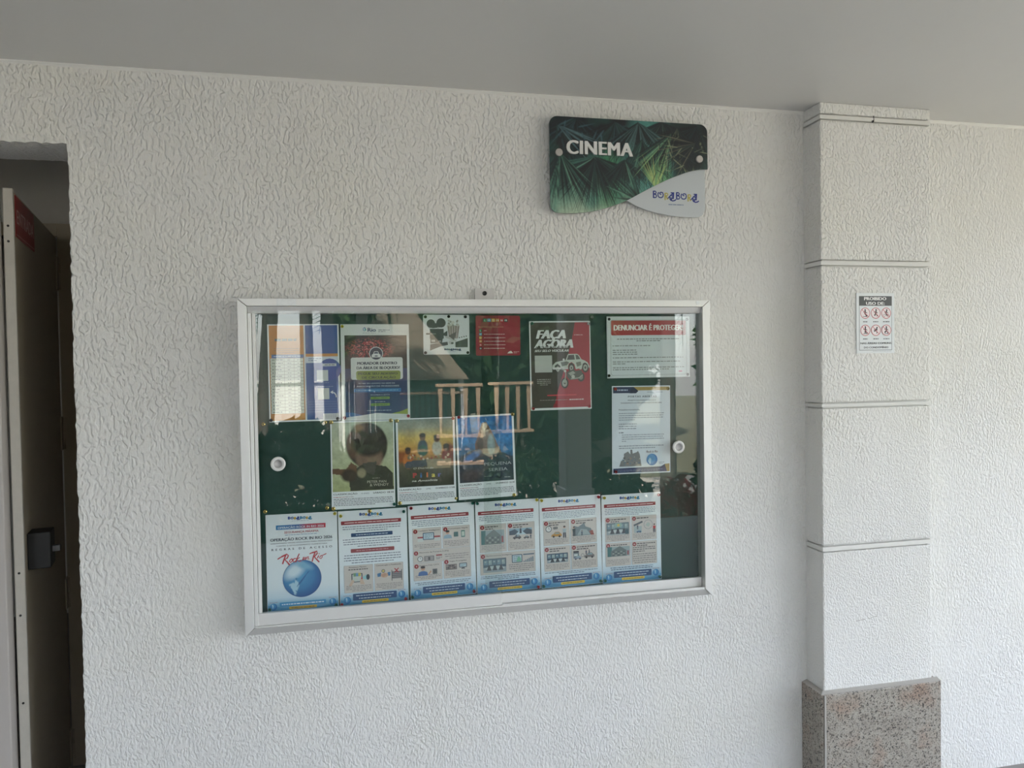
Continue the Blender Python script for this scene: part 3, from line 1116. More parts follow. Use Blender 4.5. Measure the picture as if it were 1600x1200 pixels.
def pic_person(s, u, v, h, body=(66, 82, 104), skin=(196, 150, 128)):
    """little standing figure, v = feet"""
    r = h * .10 * s.h / s.w
    s.disc('picture', u, v - h * .88, r, skin, 12)
    s.disc('picture', u, v - h * .92, r * 1.02, (56, 44, 42), 12, ry=r * .7)
    s.poly('picture', [(u - r * 1.7, v - h * .74), (u + r * 1.7, v - h * .74), (u + r * 1.2, v - h * .42), (u - r * 1.2, v - h * .42)], body)
    s.poly('picture', [(u - r * 1.2, v - h * .42), (u - r * .1, v - h * .42), (u - r * .3, v), (u - r * 1.3, v)], (56, 62, 78))
    s.poly('picture', [(u + r * .1, v - h * .42), (u + r * 1.2, v - h * .42), (u + r * 1.3, v), (u + r * .3, v)], (56, 62, 78))


def pic_bust(s, u, v, w, shirt=(86, 112, 160), hair=(54, 48, 52)):
    """head and shoulders, v = lower edge"""
    q = s.w / s.h
    s.poly('picture', [(u - w * .5, v), (u - w * .42, v - w * .34 * q), (u - w * .12, v - w * .46 * q), (u + w * .12, v - w * .46 * q), (u + w * .42, v - w * .34 * q), (u + w * .5, v)], shirt)
    s.disc('picture', u, v - w * .72 * q, w * .22, (198, 156, 134), 14)
    s.disc('picture', u, v - w * .84 * q, w * .235, hair, 14, ry=w * .13)


def pic_screen(s, u0, v0, u1, v1, body=(62, 92, 118)):
    s.rect('picture', u0, v0, u1, v1, body, .012)
    s.rect('picture', u0 + .012, v0 + .008, u1 - .012, v1 - .008, (186, 206, 216))
    s.greek('picture', u0 + .025, u1 - .025, v0 + .014, v1 - .012, 3, (108, 138, 162), .5)


def pic_clock(s, u, v, r):
    s.disc('picture', u, v, r, (70, 80, 92), 20)
    s.disc('picture', u, v, r * .8, (222, 224, 224), 20)
    s.stroke('picture', [(u, v - r * .6 * s.w / s.h), (u, v), (u + r * .4, v)], r * .14, (60, 66, 76))


def pic_car(s, u, v, w, col=(196, 146, 76)):
    """side view, v = ground"""
    q = s.w / s.h
    s.poly('picture', [(u - w * .5, v - w * .1 * q), (u - w * .48, v - w * .28 * q), (u - w * .28, v - w * .34 * q), (u - w * .12, v - w * .52 * q), (u + w * .25, v - w * .52 * q),
                       (u + w * .42, v - w * .34 * q), (u + w * .5, v - w * .3 * q), (u + w * .5, v - w * .1 * q)], col)
    s.poly('picture', [(u - w * .2, v - w * .34 * q), (u - w * .09, v - w * .47 * q), (u + w * .22, v - w * .47 * q), (u + w * .33, v - w * .34 * q)], (150, 176, 186))
    for c in (-.28, .28):
        s.disc('picture', u + w * c, v - w * .1 * q, w * .1, (48, 48, 52), 12)


# 1: the big globe
F = flyer(1, 'flyer with a big blue globe under red brush lettering', -.189, .9711, -.10)
F.grad('banner', .14, .112, .835, .158, [(0, (52, 126, 180)), (.45, (70, 104, 160)), (.6, (176, 66, 92)), (1, (190, 58, 76))], horiz=True)
F.text('banner', 'OPERAÇÃO ROCK IN RIO 2026', .165, .81, .149, .023, (226, 234, 244), .012)
F.text('title', 'SEGURANÇA MÁXIMA', .255, .735, .200, .024, (180, 54, 72), .010)
F.greek('title', .265, .725, .210, .222, 1, (130, 150, 180), .6)
F.text('title', 'OPERAÇÃO ROCK IN RIO 2026', .06, .925, .274, .031, INK, .022)
F.text('title', 'GARANTINDO VAGAS EXCLUSIVAS PARA MORADORES', .06, .925, .303, .013, INK, .012, spacing=1.1)
F.text('title', 'CONTRA O ESTACIONAMENTO CLANDESTINO', .14, .85, .330, .013, INK, .012, spacing=1.1)
F.text('title', 'REGRAS DE ACESSO', .075, .92, .370, .022, INK, .02, spacing=1.9)
q = F.w / F.h
pa = Paint(72, 72, (40, 116, 176))
rr2 = (pa.X - .5) ** 2 + (pa.Y - .5) ** 2
pa.mixin(np.clip(1.1 - 2.2 * np.hypot(pa.X - .38, pa.Y - .36), 0, 1), (78, 158, 206))
pa.mixin(np.clip((np.hypot(pa.X - .42, pa.Y - .40) - .38) * 3.2, 0, 1), (18, 66, 128))
pa.ell(.30, .28, .26, .16, (206, 224, 234), .9, -.6)
pa.ell(.56, .16, .20, .08, (120, 176, 210), 1.0, .3)
pa.poly([(.16, .64), (.24, .58), (.30, .60), (.31, .53), (.38, .57), (.42, .63), (.40, .72), (.33, .82), (.31, .93), (.27, .86), (.22, .74)], (168, 206, 226))
pa.poly([(.31, .53), (.33, .46), (.37, .49), (.36, .55)], (60, 130, 176))
pa.blade(.36, .70, .74, .22, .018, (30, 96, 156))
gu, gv, grad_ = .49, .672, .272
y = F.lay()
vv, ff, cc = [], [], []
nr, na = 22, 56
for i in range(nr + 1):
    for k in range(na):
        r_ = i / nr * .5
        a_ = 2 * math.pi * k / na
        xx, yy = .5 + r_ * math.cos(a_), .5 + r_ * math.sin(a_)
        vv.append(F.xy(gu + (xx - .5) * 2 * grad_, gv + (yy - .5) * 2 * grad_ * q, y))
        cc.append(tuple(pa.a[min(71, int(yy * 71)), min(71, int(xx * 71))]))
for i in range(nr):
    for k in range(na):
        k2 = (k + 1) % na
        ff.append((i * na + k, (i + 1) * na + k, (i + 1) * na + k2, i * na + k2)[::-1])
F.P('globe').add(vv, ff, cc)
F.ring('globe', gu, gv, grad_, .006, (26, 78, 138), 48)


def RT(pts):   # handwriting read off the flyer crop: 84..826 across, 60..1080 down
    return [((x - 86) / 740.0, (yy - 88 + .055 * (x - 86)) / 1005.0) for x, yy in pts]


for p, wd in (([(200, 542), (232, 522), (290, 497)], .016), ([(287, 492), (268, 540), (250, 592)], .019),
              ([(240, 515), (296, 490), (312, 505), (300, 530), (272, 545), (298, 570), (322, 602)], .018),
              ([(350, 540), (330, 548), (320, 566), (332, 576), (350, 562), (354, 542), (340, 536)], .013),
              ([(392, 536), (370, 536), (356, 556), (364, 572), (392, 560)], .014),
              ([(424, 486), (402, 530), (386, 574)], .015), ([(428, 524), (398, 546), (420, 566), (446, 560)], .013),
              ([(470, 520), (456, 556)], .015), ([(470, 552), (488, 520), (492, 536), (486, 552), (506, 520), (520, 516), (512, 548), (530, 540)], .013),
              ([(530, 490), (560, 476), (612, 462)], .015), ([(592, 466), (570, 520), (556, 570)], .018),
              ([(560, 480), (604, 462), (612, 484), (580, 520), (604, 548), (630, 576)], .018),
              ([(626, 506), (612, 536)], .015), ([(634, 484), (628, 492)], .014),
              ([(660, 506), (642, 514), (634, 534), (648, 540), (664, 522), (660, 508), (684, 498), (706, 486)], .012)):
    F.stroke('script_lettering', RT(p), wd, (188, 44, 58))
F.rect('footer', .17, .905, .82, .948, (64, 142, 196), .008)
F.greek('footer', .20, .79, .917, .938, 1, (206, 226, 240), .7)
F.rect('footer', .30, .953, .69, .981, (214, 178, 70), .010)
F.greek('footer', .33, .66, .961, .974, 1, (84, 74, 50), .6)
mini_globe(F, .085, .945, .05)
mini_globe(F, .915, .935, .05)
F.done({'script_lettering': 'red brush-script lettering over the globe'})

# 2
F = flyer(2, 'flyer with small pictures of a megaphone and a handshake in two panels', .0241, .9704, .22)
flyer_head(F)
F.greek('body_text', .06, .90, .158, .226, 3, (104, 112, 132), .42, 'c', last=.55)
F.rect('heading', .18, .237, .785, .276, (38, 72, 116), .010)
F.greek('heading', .25, .715, .248, .266, 1, (190, 206, 224), .6)
F.greek('body_text', .06, .90, .290, .388, 4, (104, 112, 132), .40, 'c', last=.5)
F.rect('heading', .17, .401, .805, .441, (146, 52, 60), .010)
F.greek('heading', .25, .73, .412, .430, 1, (206, 150, 156), .55)
F.greek('body_text', .07, .90, .455, .560, 4, (98, 106, 126), .40, 'c', last=.75)
card(F, .065, .572, .485, .86, None, None, 0, 4)
card(F, .505, .572, .93, .86, None, None, 0, 4)
F.text('caption', 'Próximos Passos:', .14, .39, .600, .015, (58, 52, 58), .014)
F.greek('caption', .13, .41, .607, .628, 1, (70, 62, 66), .6)
F.text('caption', 'Comunicação e Penalidades', .53, .90, .600, .015, (58, 52, 58), .012)
F.rect('picture', .17, .66, .33, .752, (72, 80, 90)); F.rect('picture', .185, .668, .315, .744, (196, 202, 196))
for a_, c_ in ((.20, (122, 160, 120)), (.235, (108, 150, 190)), (.27, (206, 190, 96))):
    F.rect('picture', a_, .655, a_ + .035, .69, c_)
F.poly('picture', [(.13, .785), (.18, .72), (.215, .735), (.17, .79)], (206, 178, 160))
F.poly('picture', [(.29, .73), (.33, .72), (.365, .78), (.30, .775)], (206, 178, 160))
F.poly('picture', [(.33, .70), (.40, .675), (.40, .735), (.33, .72)], (150, 200, 206))
F.disc('picture', .41, .705, .026, (60, 68, 78), 16, ry=.042)
F.poly('picture', [(.305, .722), (.32, .69), (.335, .722)], (190, 54, 60))
F.poly('picture', [(.545, .68), (.60, .67), (.61, .71), (.55, .715)], (70, 122, 168))
F.poly('picture', [(.74, .67), (.70, .672), (.69, .708), (.735, .71)], (70, 122, 168))
F.disc('picture', .65, .70, .055, (206, 170, 148), 16, ry=.038)
F.poly('picture', [(.60, .695), (.66, .68), (.68, .70), (.63, .72)], (190, 150, 130))
F.ring('picture', .635, .655, .026, .008, (78, 92, 74)); F.disc('picture', .635, .655, .016, (206, 190, 110), 12)
F.rect('picture', .76, .665, .905, .745, (150, 146, 148))
for k in range(4):
    F.rect('picture', .765, .672 + k * .018, .90, .680 + k * .018, (96, 92, 98))
F.rect('picture', .755, .65, .765, .765, (90, 88, 92)); F.rect('picture', .90, .65, .91, .765, (90, 88, 92))
F.stroke('picture', [(.80, .635), (.86, .68)], .014, (170, 44, 56)); F.stroke('picture', [(.86, .635), (.80, .68)], .014, (170, 44, 56))
flyer_foot(F)
F.done()

# 3
F = flyer(3, 'flyer with five numbered panels, a monitor and a man in a cap', .2388, .976, .82)
flyer_head(F)
F.greek('body_text', .05, .91, .157, .232, 4, (96, 112, 136), .42, 'c', last=.8)
card(F, .055, .245, .487, .475, '1', 'Cadastro Inteligente', 1, 3)
card(F, .507, .245, .925, .475, '3', 'Comunicação Rápida', 1, 4)
card(F, .055, .478, .925, .615, '2', 'Abertura da Portaria 2 (P2)', 1, 0)
card(F, .055, .618, .487, .805, '4', 'Registro Pelo CFTV', 1, 3)
card(F, .507, .596, .925, .805, '5', 'Vagas Protegidas', 1, 4)
F.rect('picture', .13, .335, .47, .352, (156, 60, 66)); F.rect('picture', .13, .352, .22, .39, (206, 210, 208)); F.rect('picture', .38, .352, .47, .39, (206, 210, 208))
pic_screen(F, .21, .296, .38, .372)
pic_bust(F, .585, .375, .13, (148, 176, 196), (54, 58, 70))
F.rect('picture', .68, .31, .745, .362, (70, 110, 112), .006); F.rect('picture', .79, .298, .85, .372, (84, 132, 126), .01)
F.rect('picture', .80, .31, .84, .36, (192, 206, 196))
pic_clock(F, .16, .572, .042)
F.rect('picture', .22, .545, .37, .60, (126, 122, 126)); F.rect('picture', .235, .552, .355, .593, (164, 158, 158)); F.rect('picture', .28, .556, .31, .59, (92, 88, 92))
F.rect('picture', .40, .538, .49, .552, (156, 60, 66)); F.greek('picture', .40, .49, .562, .59, 2, (112, 104, 108))
F.greek('body_text', .53, .90, .535, .60, 3, (132, 124, 128), .4, 'c', seed=5)
pic_bust(F, .195, .752, .15, (72, 108, 164))
F.poly('picture', [(.26, .752), (.31, .70), (.325, .715), (.28, .752)], (198, 156, 134)); F.rect('picture', .34, .688, .41, .744, (96, 100, 104)); F.disc('picture', .375, .716, .022, (70, 74, 80), 12, ry=.03)
F.rect('picture', .54, .655, .71, .715, (122, 112, 112))
for k in range(7):
    F.disc('picture', .56 + .022 * k, .672 + .022 * (k % 2), .012, (76, 72, 76) if k % 3 else (168, 156, 150), 8)
pic_screen(F, .745, .65, .865, .70, (86, 92, 102)); F.poly('picture', [(.785, .70), (.825, .70), (.835, .715), (.775, .715)], (86, 92, 102))
F.greek('body_text', .07, .92, .82, .856, 2, (84, 98, 124), .45, 'c', last=.9)
flyer_foot(F)
F.done()

# 4
F = flyer(4, 'flyer with a road picture above a wide control-room panel', .4518, .976, .55)
flyer_head(F)
F.greek('body_text', .05, .91, .157, .232, 4, (96, 112, 136), .42, 'c', last=.7)
card(F, .055, .25, .475, .556, '6', None, 2, 4, tw=.2)
card(F, .492, .25, .925, .556, '7', None, 2, 5, tw=.24)
card(F, .055, .566, .925, .80, '8', 'Monitoramento Inteligente', 1, 0)
pic_street(F, .08, .315, .44, .47)
pic_road(F, .52, .315, .88, .385)
pic_car(F, .64, .435, .13, (84, 80, 86)); pic_person(F, .63, .425, .05); pic_car(F, .79, .435, .09, (98, 92, 96)); pic_person(F, .86, .437, .055)
F.rect('picture', .10, .625, .46, .775, (152, 164, 170)); pic_room(F, .10, .625, .46, .765)
pic_screen(F, .55, .60, .715, .69, (54, 72, 92))
F.poly('picture', [(.62, .68), (.65, .62), (.69, .64), (.695, .68)], (120, 178, 150))
F.rect('picture', .73, .60, .905, .612, (66, 96, 120))
for k in range(6):
    F.rect('picture', .735 + .028 * k, .675 - .008 * k, .752 + .028 * k, .69, (104, 128, 146))
F.greek('body_text', .50, .90, .70, .785, 4, (118, 112, 118), .45, 'c', seed=9)
F.greek('body_text', .06, .92, .808, .862, 3, (72, 90, 120), .5, 'c', last=.4)
flyer_foot(F)
F.done()

# 5
F = flyer(5, 'flyer with an orange car beside a standing guard', .6636, .9767, .81)
flyer_head(F)
F.greek('body_text', .05, .91, .157, .240, 5, (96, 112, 136), .42, 'c', last=.45)
card(F, .055, .252, .478, .53, '9', None, 2, 4, tw=.27)
card(F, .497, .252, .925, .53, '10', None, 2, 4, tw=.28)
card(F, .055, .542, .478, .815, '11', None, 2, 4, tw=.26)
card(F, .497, .542, .925, .815, '12', None, 2, 5, tw=.32)
pic_clock(F, .14, .345, .05)
F.rect('picture', .215, .325, .285, .35, (62, 66, 76), .006); F.greek('picture', .225, .275, .331, .344, 1, (200, 200, 196))
pic_car(F, .265, .445, .17); pic_person(F, .395, .452, .135, (172, 186, 196))
F.poly('picture', [(.53, .445), (.55, .33), (.62, .345), (.72, .305), (.74, .345), (.83, .37), (.87, .44), (.80, .445)], (116, 130, 138))
F.poly('picture', [(.60, .44), (.66, .37), (.76, .38), (.82, .44)], (158, 170, 176)); pic_person(F, .55, .445, .11, (58, 76, 82)); pic_person(F, .68, .445, .06)
F.poly('picture', [(.83, .445), (.80, .40), (.86, .39), (.88, .445)], (160, 90, 84))
pic_room(F, .10, .62, .44, .725, (52, 76, 100))
F.rect('picture', .53, .615, .62, .695, (112, 122, 132)); F.rect('picture', .53, .612, .62, .63, (60, 62, 70)); F.rect('picture', .54, .645, .60, .67, (206, 212, 212))
pic_car(F, .79, .705, .17, (122, 116, 118)); pic_car(F, .60, .712, .12, (140, 150, 170)); pic_person(F, .74, .66, .055); pic_person(F, .79, .655, .05)
F.ring('picture', .68, .665, .03, .01, (150, 146, 150))
F.greek('body_text', .06, .92, .822, .86, 2, (84, 98, 124), .45, 'c', last=.5)
flyer_foot(F)
F.done()

# 6
F = flyer(6, 'flyer with a person in red beside a drawn plan, rightmost of the bottom row', .8757, .975, .22)
flyer_head(F)
F.greek('body_text', .05, .91, .157, .245, 5, (96, 112, 136), .42, 'c', last=.35)
card(F, .055, .255, .478, .535, '13', None, 2, 4, tw=.26)
card(F, .497, .255, .925, .535, '14', None, 1, 4, tw=.22)
card(F, .055, .545, .478, .81, '15', None, 1, 4, tw=.28)
card(F, .497, .545, .925, .81, '16', None, 2, 0, tw=.31)
pic_room(F, .075, .32, .455, .455, (96, 116, 124))
F.rect('picture', .22, .325, .33, .375, (146, 178, 170)); F.disc('picture', .275, .348, .022, (214, 180, 84), 10)
F.rect('picture', .39, .40, .45, .455, (50, 82, 92))
F.poly('picture', [(.53, .355), (.68, .315), (.69, .335), (.54, .375)], (86, 96, 104)); F.rect('picture', .54, .375, .67, .45, (168, 182, 186))
pic_person(F, .60, .41, .06); pic_car(F, .62, .45, .08, (60, 100, 140))
F.ring('picture', .78, .36, .075, .006, (120, 136, 140)); F.poly('picture', [(.73, .37), (.77, .335), (.82, .35), (.79, .39)], (178, 190, 184))
pic_person(F, .885, .455, .10, (186, 52, 56))
pic_street(F, .085, .59, .46, .70)
F.greek('caption', .515, .91, .605, .672, 3, (84, 76, 82), .5, seed=3, last=.5)
F.greek('body_text', .515, .91, .68, .80, 5, (112, 106, 110), .42, 'c', seed=4, last=.9)
F.greek('body_text', .12, .86, .818, .86, 2, (60, 80, 116), .5, 'c', last=.95)
flyer_foot(F)
F.done()

# timetable
S = Sheet('timetable_poster', 'orange and blue timetable sheet with a long white table', 'poster', -.171, 1.547, .209, .295, .08, y=-.0118, paper=WHITE, mat='lamin')
S.rect('orange_panel', .02, .012, .502, .985, (196, 128, 46))
S.greek('orange_panel', .10, .40, .142, .178, 1, (70, 74, 60), .8, word=(.05, .10))
S.greek('orange_panel', .08, .43, .24, .30, 3, (130, 84, 40), .35, 'c')
S.rect('orange_panel', .05, .310, .495, .345, (52, 96, 150))
S.greek('orange_panel', .08, .46, .320, .335, 1, (190, 204, 220), .6)
S.rect('table', .03, .347, .492, .915, (120, 116, 104))
nrow = 17
for r_ in range(nrow):
    va = .347 + (.568 / nrow) * r_ + .0022
    vb = .347 + (.568 / nrow) * (r_ + 1) - .0014
    for a_, b_ in ((.034, .222), (.226, .358), (.362, .488)):
        S.rect('table', a_, va, b_, vb, (216, 220, 208))
    S.greek('table', .05, .05 + random.uniform(.08, .16), va + .008, vb - .008, 1, (100, 102, 98), .8)
    S.greek('table', .27, .32, va + .010, vb - .008, 1, (120, 122, 116), .8)
    S.greek('table', .405, .45, va + .010, vb - .008, 1, (120, 122, 116), .8)
for k in range(7):
    S.rect('orange_panel', .05 + .018 * k, .925, .054 + .018 * k, .975, (226, 190, 150))
S.rect('blue_panel', .525, .012, .978, .985, (48, 84, 150))
S.rect('blue_panel', .525, .305, .978, .335, (196, 134, 66))
S.rect('blue_panel', .525, .335, .978, .40, (206, 214, 226))
S.greek('blue_panel', .56, .76, .345, .385, 2, (90, 110, 150), .5)
S.disc('blue_panel', .86, .47, .16, (58, 80, 156), 20)
S.rect('blue_panel', .76, .408, .955, .436, (196, 202, 208)); S.greek('blue_panel', .79, .93, .416, .428, 1, (80, 90, 110), .8)
S.rect('blue_panel', .675, .475, .835, .588, (196, 204, 206)); S.rect('blue_panel', .685, .662, .845, .778, (190, 198, 198))
S.greek('blue_panel', .70, .86, .600, .612, 1, (140, 160, 200), .5); S.greek('blue_panel', .66, .90, .640, .652, 1, (150, 170, 210), .5)
S.stroke('blue_panel', [(.945, .76), (.94, .735), (.92, .715), (.89, .708)], .016, (214, 222, 234))
S.poly('blue_panel', [(.86, .705), (.90, .688), (.895, .725)], (214, 222, 234))
for k in range(5):
    S.rect('blue_panel', .55, .80 + .026 * k, .95, .803 + .026 * k, (104, 134, 190))
S.rect('blue_panel', .755, .925, .974, .984, (206, 210, 214))
for k in range(6):
    S.rect('blue_panel', .79 + .026 * k, .935, .796 + .026 * k, .97, (140, 148, 160))
S.done()

# Rio poster
S = Sheet('traffic_poster', 'navy traffic poster with a round white-car badge and green boxes', 'poster', .042, 1.545, .208, .297, -.17, y=-.0124, paper=(214, 220, 220), mat='lamin')
S.disc('logo', .345, .052, .022, (40, 96, 150), 16, ry=.030); S.poly('logo', [(.335, .03), (.36, .05), (.345, .075), (.33, .06)], (190, 210, 220)); S.disc('logo', .362, .056, .012, (60, 170, 150), 12)
S.text('logo', 'Rio', .395, .51, .077, .042, (44, 70, 104), .03)
S.greek('logo', .55, .72, .052, .084, 2, (70, 84, 100), .5, last=.6); S.greek('logo', .32, .51, .088, .094, 1, (130, 140, 150), .7)
S.rect('photo', .055, .115, .965, .60, (30, 26, 28))
p = Paint(100, 56, (26, 22, 24))
n1_ = vnoise(56, 100, 22, 38, 61); n2_ = vnoise(56, 100, 40, 70, 62)
env_ = np.clip(1.25 - np.hypot((p.X - .40) / .34, (p.Y - .58) / .42), 0, 1)
p.mixin(np.clip((n1_ * .6 + n2_ * .6 - .52) * 5, 0, 1) * np.clip(env_ * 2, 0, 1), (150, 40, 50))
p.mixin(np.clip((n2_ - .66) * 8, 0, 1) * np.clip(env_ * 1.6, 0, 1), (206, 120, 118))
S.raster('photo', .055, .115, .965, .36, p.a)
S.rect('lower_field', .055, .46, .965, .945, (36, 52, 96))
S.disc('lower_field', .18, .63, .13, (30, 40, 78), 20)
S.rect('headline', .14, .345, .90, .575, (206, 212, 210), .03)
S.text('headline', 'MORADOR DENTRO', .235, .815, .420, .031, (44, 54, 72), .045)
S.text('headline', 'DA ÁREA DE BLOQUEIO?', .225, .855, .468, .031, (44, 54, 72), .045)
S.rect('headline', .215, .485, .865, .578, (128, 142, 60), .03)
S.text('headline', 'PEGUE SEU ADESIVO', .25, .82, .526, .025, (44, 56, 52), .03)
S.text('headline', 'DE CIRCULAÇÃO', .30, .79, .566, .025, (44, 56, 52), .03)
S.disc('car_badge', .51, .305, .102, (200, 206, 208), 32); S.disc('car_badge', .51, .305, .090, (30, 46, 70), 32)
S.poly('car_badge', [(.445, .345), (.445, .318), (.468, .308), (.482, .282), (.54, .282), (.554, .308), (.577, .318), (.577, .345)], (206, 212, 214))
S.poly('car_badge', [(.478, .306), (.488, .288), (.534, .288), (.544, .306)], (52, 70, 92)); S.rect('car_badge', .49, .325, .532, .336, (60, 76, 96))
S.text('details', 'RETIRE SEU ADESIVO NA SEDE DA', .25, .78, .622, .015, (176, 188, 206), .015)
S.text('details', 'ASSOCIAÇÃO DE MORADORES', .22, .84, .652, .016, (176, 188, 206), .015)
S.rect('details', .18, .668, .87, .706, (42, 104, 160), .01); S.greek('details', .21, .84, .680, .695, 1, (120, 170, 210), .6)
S.text('details', 'SEGUNDA A SEXTA', .42, .70, .742, .014, (170, 182, 196), .01)
S.rect('details', .42, .755, .70, .782, (104, 136, 52), .012); S.greek('details', .46, .66, .763, .774, 1, (50, 76, 40), .7)
S.greek('details', .48, .64, .802, .814, 1, (150, 162, 180), .6)
S.rect('details', .42, .824, .70, .852, (110, 140, 54), .012); S.greek('details', .46, .66, .832, .844, 1, (50, 76, 40), .7)
S.greek('details', .36, .72, .892, .906, 1, (150, 162, 180), .6)
S.poly('wave', [(.055, .965), (.055, .91), (.15, .915), (.30, .945), (.35, .955)], (30, 84, 150))
S.poly('wave', [(.72, .935), (.85, .915), (.965, .885), (.965, .95), (.80, .96)], (140, 156, 56))
S.poly('wave', [(.055, .98), (.055, .965), (.30, .945), (.50, .925), (.72, .935), (.965, .945), (.965, .98)], (206, 212, 212))
S.done()

# film camera plaque
S = Sheet('cinema_plaque', 'small white plaque with a grey film camera, popcorn bucket and clapperboard', 'plaque', .264, 1.660, .146, .1255, -.3, y=-.0112, th=.003, paper=(216, 222, 224), mat='plaque', radius=.03)
DK = (78, 88, 84)
S.disc('film_camera', .165, .225, .092, DK, 28); S.disc('film_camera', .385, .205, .10, DK, 28)
S.poly('film_camera', [(.10, .28), (.20, .34), (.42, .31), (.46, .26), (.40, .20), (.18, .22)], DK)
S.rect('film_camera', .14, .355, .44, .60, DK, .01); S.poly('film_camera', [(.44, .46), (.52, .40), (.52, .56), (.44, .52)], DK)
S.rect('film_camera', .06, .46, .15, .50, DK)
S.rect('film_camera', .15, .47, .27, .49, (150, 160, 158)); S.disc('film_camera', .32, .33, .018, (190, 198, 198), 12)
S.poly('film_camera', [(.15, .60), (.42, .60), (.40, .70), (.15, .72)], DK)
S.poly('film_camera', [(.14, .90), (.145, .74), (.52, .68), (.53, .76), (.36, .80)], (92, 96, 96))
S.rect('film_camera', .17, .63, .25, .68, (186, 190, 190)); S.rect('film_camera', .32, .65, .38, .68, (186, 190, 190))
S.poly('popcorn_bucket', [(.51, .27), (.79, .27), (.74, .60), (.56, .60)], (176, 168, 164))
for k in range(5):
    a_ = .535 + .054 * k
    S.poly('popcorn_bucket', [(a_, .28), (a_ + .022, .28), (a_ + .012 - .008 * (k - 2), .59), (a_ - .006 - .008 * (k - 2) + .006, .59)], (130, 118, 112))
rr_ = random.Random(4)
for k in range(16):
    S.disc('popcorn_bucket', rr_.uniform(.53, .78), rr_.uniform(.15, .27), rr_.uniform(.018, .03), rr_.choice([(204, 204, 198), (186, 186, 178), (150, 150, 144)]), 10)
S.poly('clapperboard', [(.69, .69), (.96, .59), (.96, .82), (.69, .82)], DK)
S.poly('clapperboard', [(.46, .57), (.50, .53), (.72, .64), (.70, .68)], (190, 192, 190))
S.poly('clapperboard', [(.54, .53), (.72, .42), (.66, .64)], (110, 108, 104))
for k in range(4):
    S.disc('clapperboard', .78 + .05 * k, .575 - .012 * k, .014, DK, 10)
S.disc('clapperboard', .60, .70, .06, (196, 200, 200), 16, ry=.045); S.disc('clapperboard', .62, .715, .03, DK, 14, ry=.02)
bora_logo(S, 'logo', .45, .82, .85, .905, (66, 82, 116), (120, 124, 120), 1.7)
S.greek('logo', .56, .70, .925, .937, 1, (110, 130, 170), .8)
S.done()

# red rating plaque
S = Sheet('rating_plaque', 'small red plaque listing coloured film age ratings', 'plaque', .430, 1.656, .145, .128, -.3, y=-.0112, th=.003, paper=(150, 40, 54), mat='plaque', radius=.035)
ico = [('L', (40, 130, 82)), ('10', (60, 150, 190)), ('12', (206, 170, 70)), ('14', (206, 130, 60)), ('16', (190, 50, 56)), ('18', (30, 28, 32))]
for k, (t_, c_) in enumerate(ico):
    a_ = .165 + .094 * k
    S.rect('rating_icons', a_, .075, a_ + .082, .16, c_, .012)
    S.text('rating_icons', t_, a_ + .014, a_ + .068, .143, .05, (232, 232, 228), .02, align='c')
    b_ = .345 + .088 * k
    S.rect('rating_icons', .075, b_, .135, b_ + .066, c_, .01)
    S.text('rating_icons', t_, .082, .128, b_ + .052, .036, (232, 232, 228), .02, align='c')
    S.greek('legend', .18, .66 if k else .24, b_ + .024, b_ + .044, 1, (224, 196, 194), .9)
S.text('legend', 'CLASSIFICAÇÃO INDICATIVA', .06, .62, .30, .030, (216, 160, 130), .01)
S.poly('legend', [(.70, .95), (.74, .90), (.79, .885), (.83, .945)], (222, 214, 208)); S.greek('legend', .845, .97, .895, .95, 2, (216, 180, 176), .5)
S.done()

# vehicle sticker notice
S = Sheet('vehicle_notice', 'dark grey and red notice with slanted white letters, a car and a motorcycle', 'poster', .637, 1.557, .207, .290, .27, y=-.0118, paper=(224, 230, 230), mat='lamin', radius=.012)
S.rect('field', .02, .015, .985, .975, (64, 60, 52))
S.poly('red_panel', [(.745, .015), (.985, .015), (.985, .975), (.38, .975), (.44, .80), (.62, .40), (.70, .18)], (158, 34, 50))
S.poly('red_panel', [(.36, .975), (.38, .93), (.44, .93), (.44, .975)], (140, 24, 40))
S.text('headline', 'FAÇA', .12, .58, .195, .100, (226, 230, 228), .060, .28)
S.text('headline', 'AGORA', .085, .70, .302, .100, (222, 226, 224), .060, .28)
S.text('headline', 'A ATUALIZAÇÃO DO', .09, .63, .304, .023, (60, 58, 52), .03, .25)
S.text('headline', 'SEU SELO VEICULAR', .08, .635, .345, .026, (224, 226, 222), .03, .28)
S.greek('headline', .73, .87, .150, .165, 1, (214, 170, 174), .7)
S.rect('blank_patch', .08, .385, .36, .575, (188, 192, 186))
CARC = (190, 198, 188)
S.disc('car', .45, .535, .050, (58, 58, 54), 18, ry=.070); S.disc('car', .905, .525, .058, (52, 52, 50), 20, ry=.085); S.disc('car', .675, .525, .050, (58, 58, 54), 18, ry=.072)
S.poly('car', [(.36, .535), (.37, .495), (.42, .462), (.52, .448), (.58, .442), (.615, .385), (.63, .372), (.77, .372), (.80, .385), (.845, .435), (.90, .450), (.95, .475), (.975, .52), (.965, .54), (.94, .49), (.90, .472), (.865, .485),
              (.845, .545), (.80, .56), (.745, .545), (.725, .49), (.68, .465), (.635, .48), (.61, .535), (.50, .545), (.49, .505), (.45, .48), (.405, .50), (.395, .545)], CARC)
S.poly('car', [(.605, .438), (.63, .385), (.72, .382), (.735, .436)], (62, 64, 60)); S.poly('car', [(.745, .382), (.785, .386), (.825, .432), (.755, .436)], (84, 84, 78))
S.poly('car', [(.50, .465), (.60, .455), (.64, .468), (.60, .50), (.52, .51)], (108, 112, 104)); S.poly('car', [(.75, .47), (.83, .46), (.84, .50), (.77, .52)], (116, 118, 108))
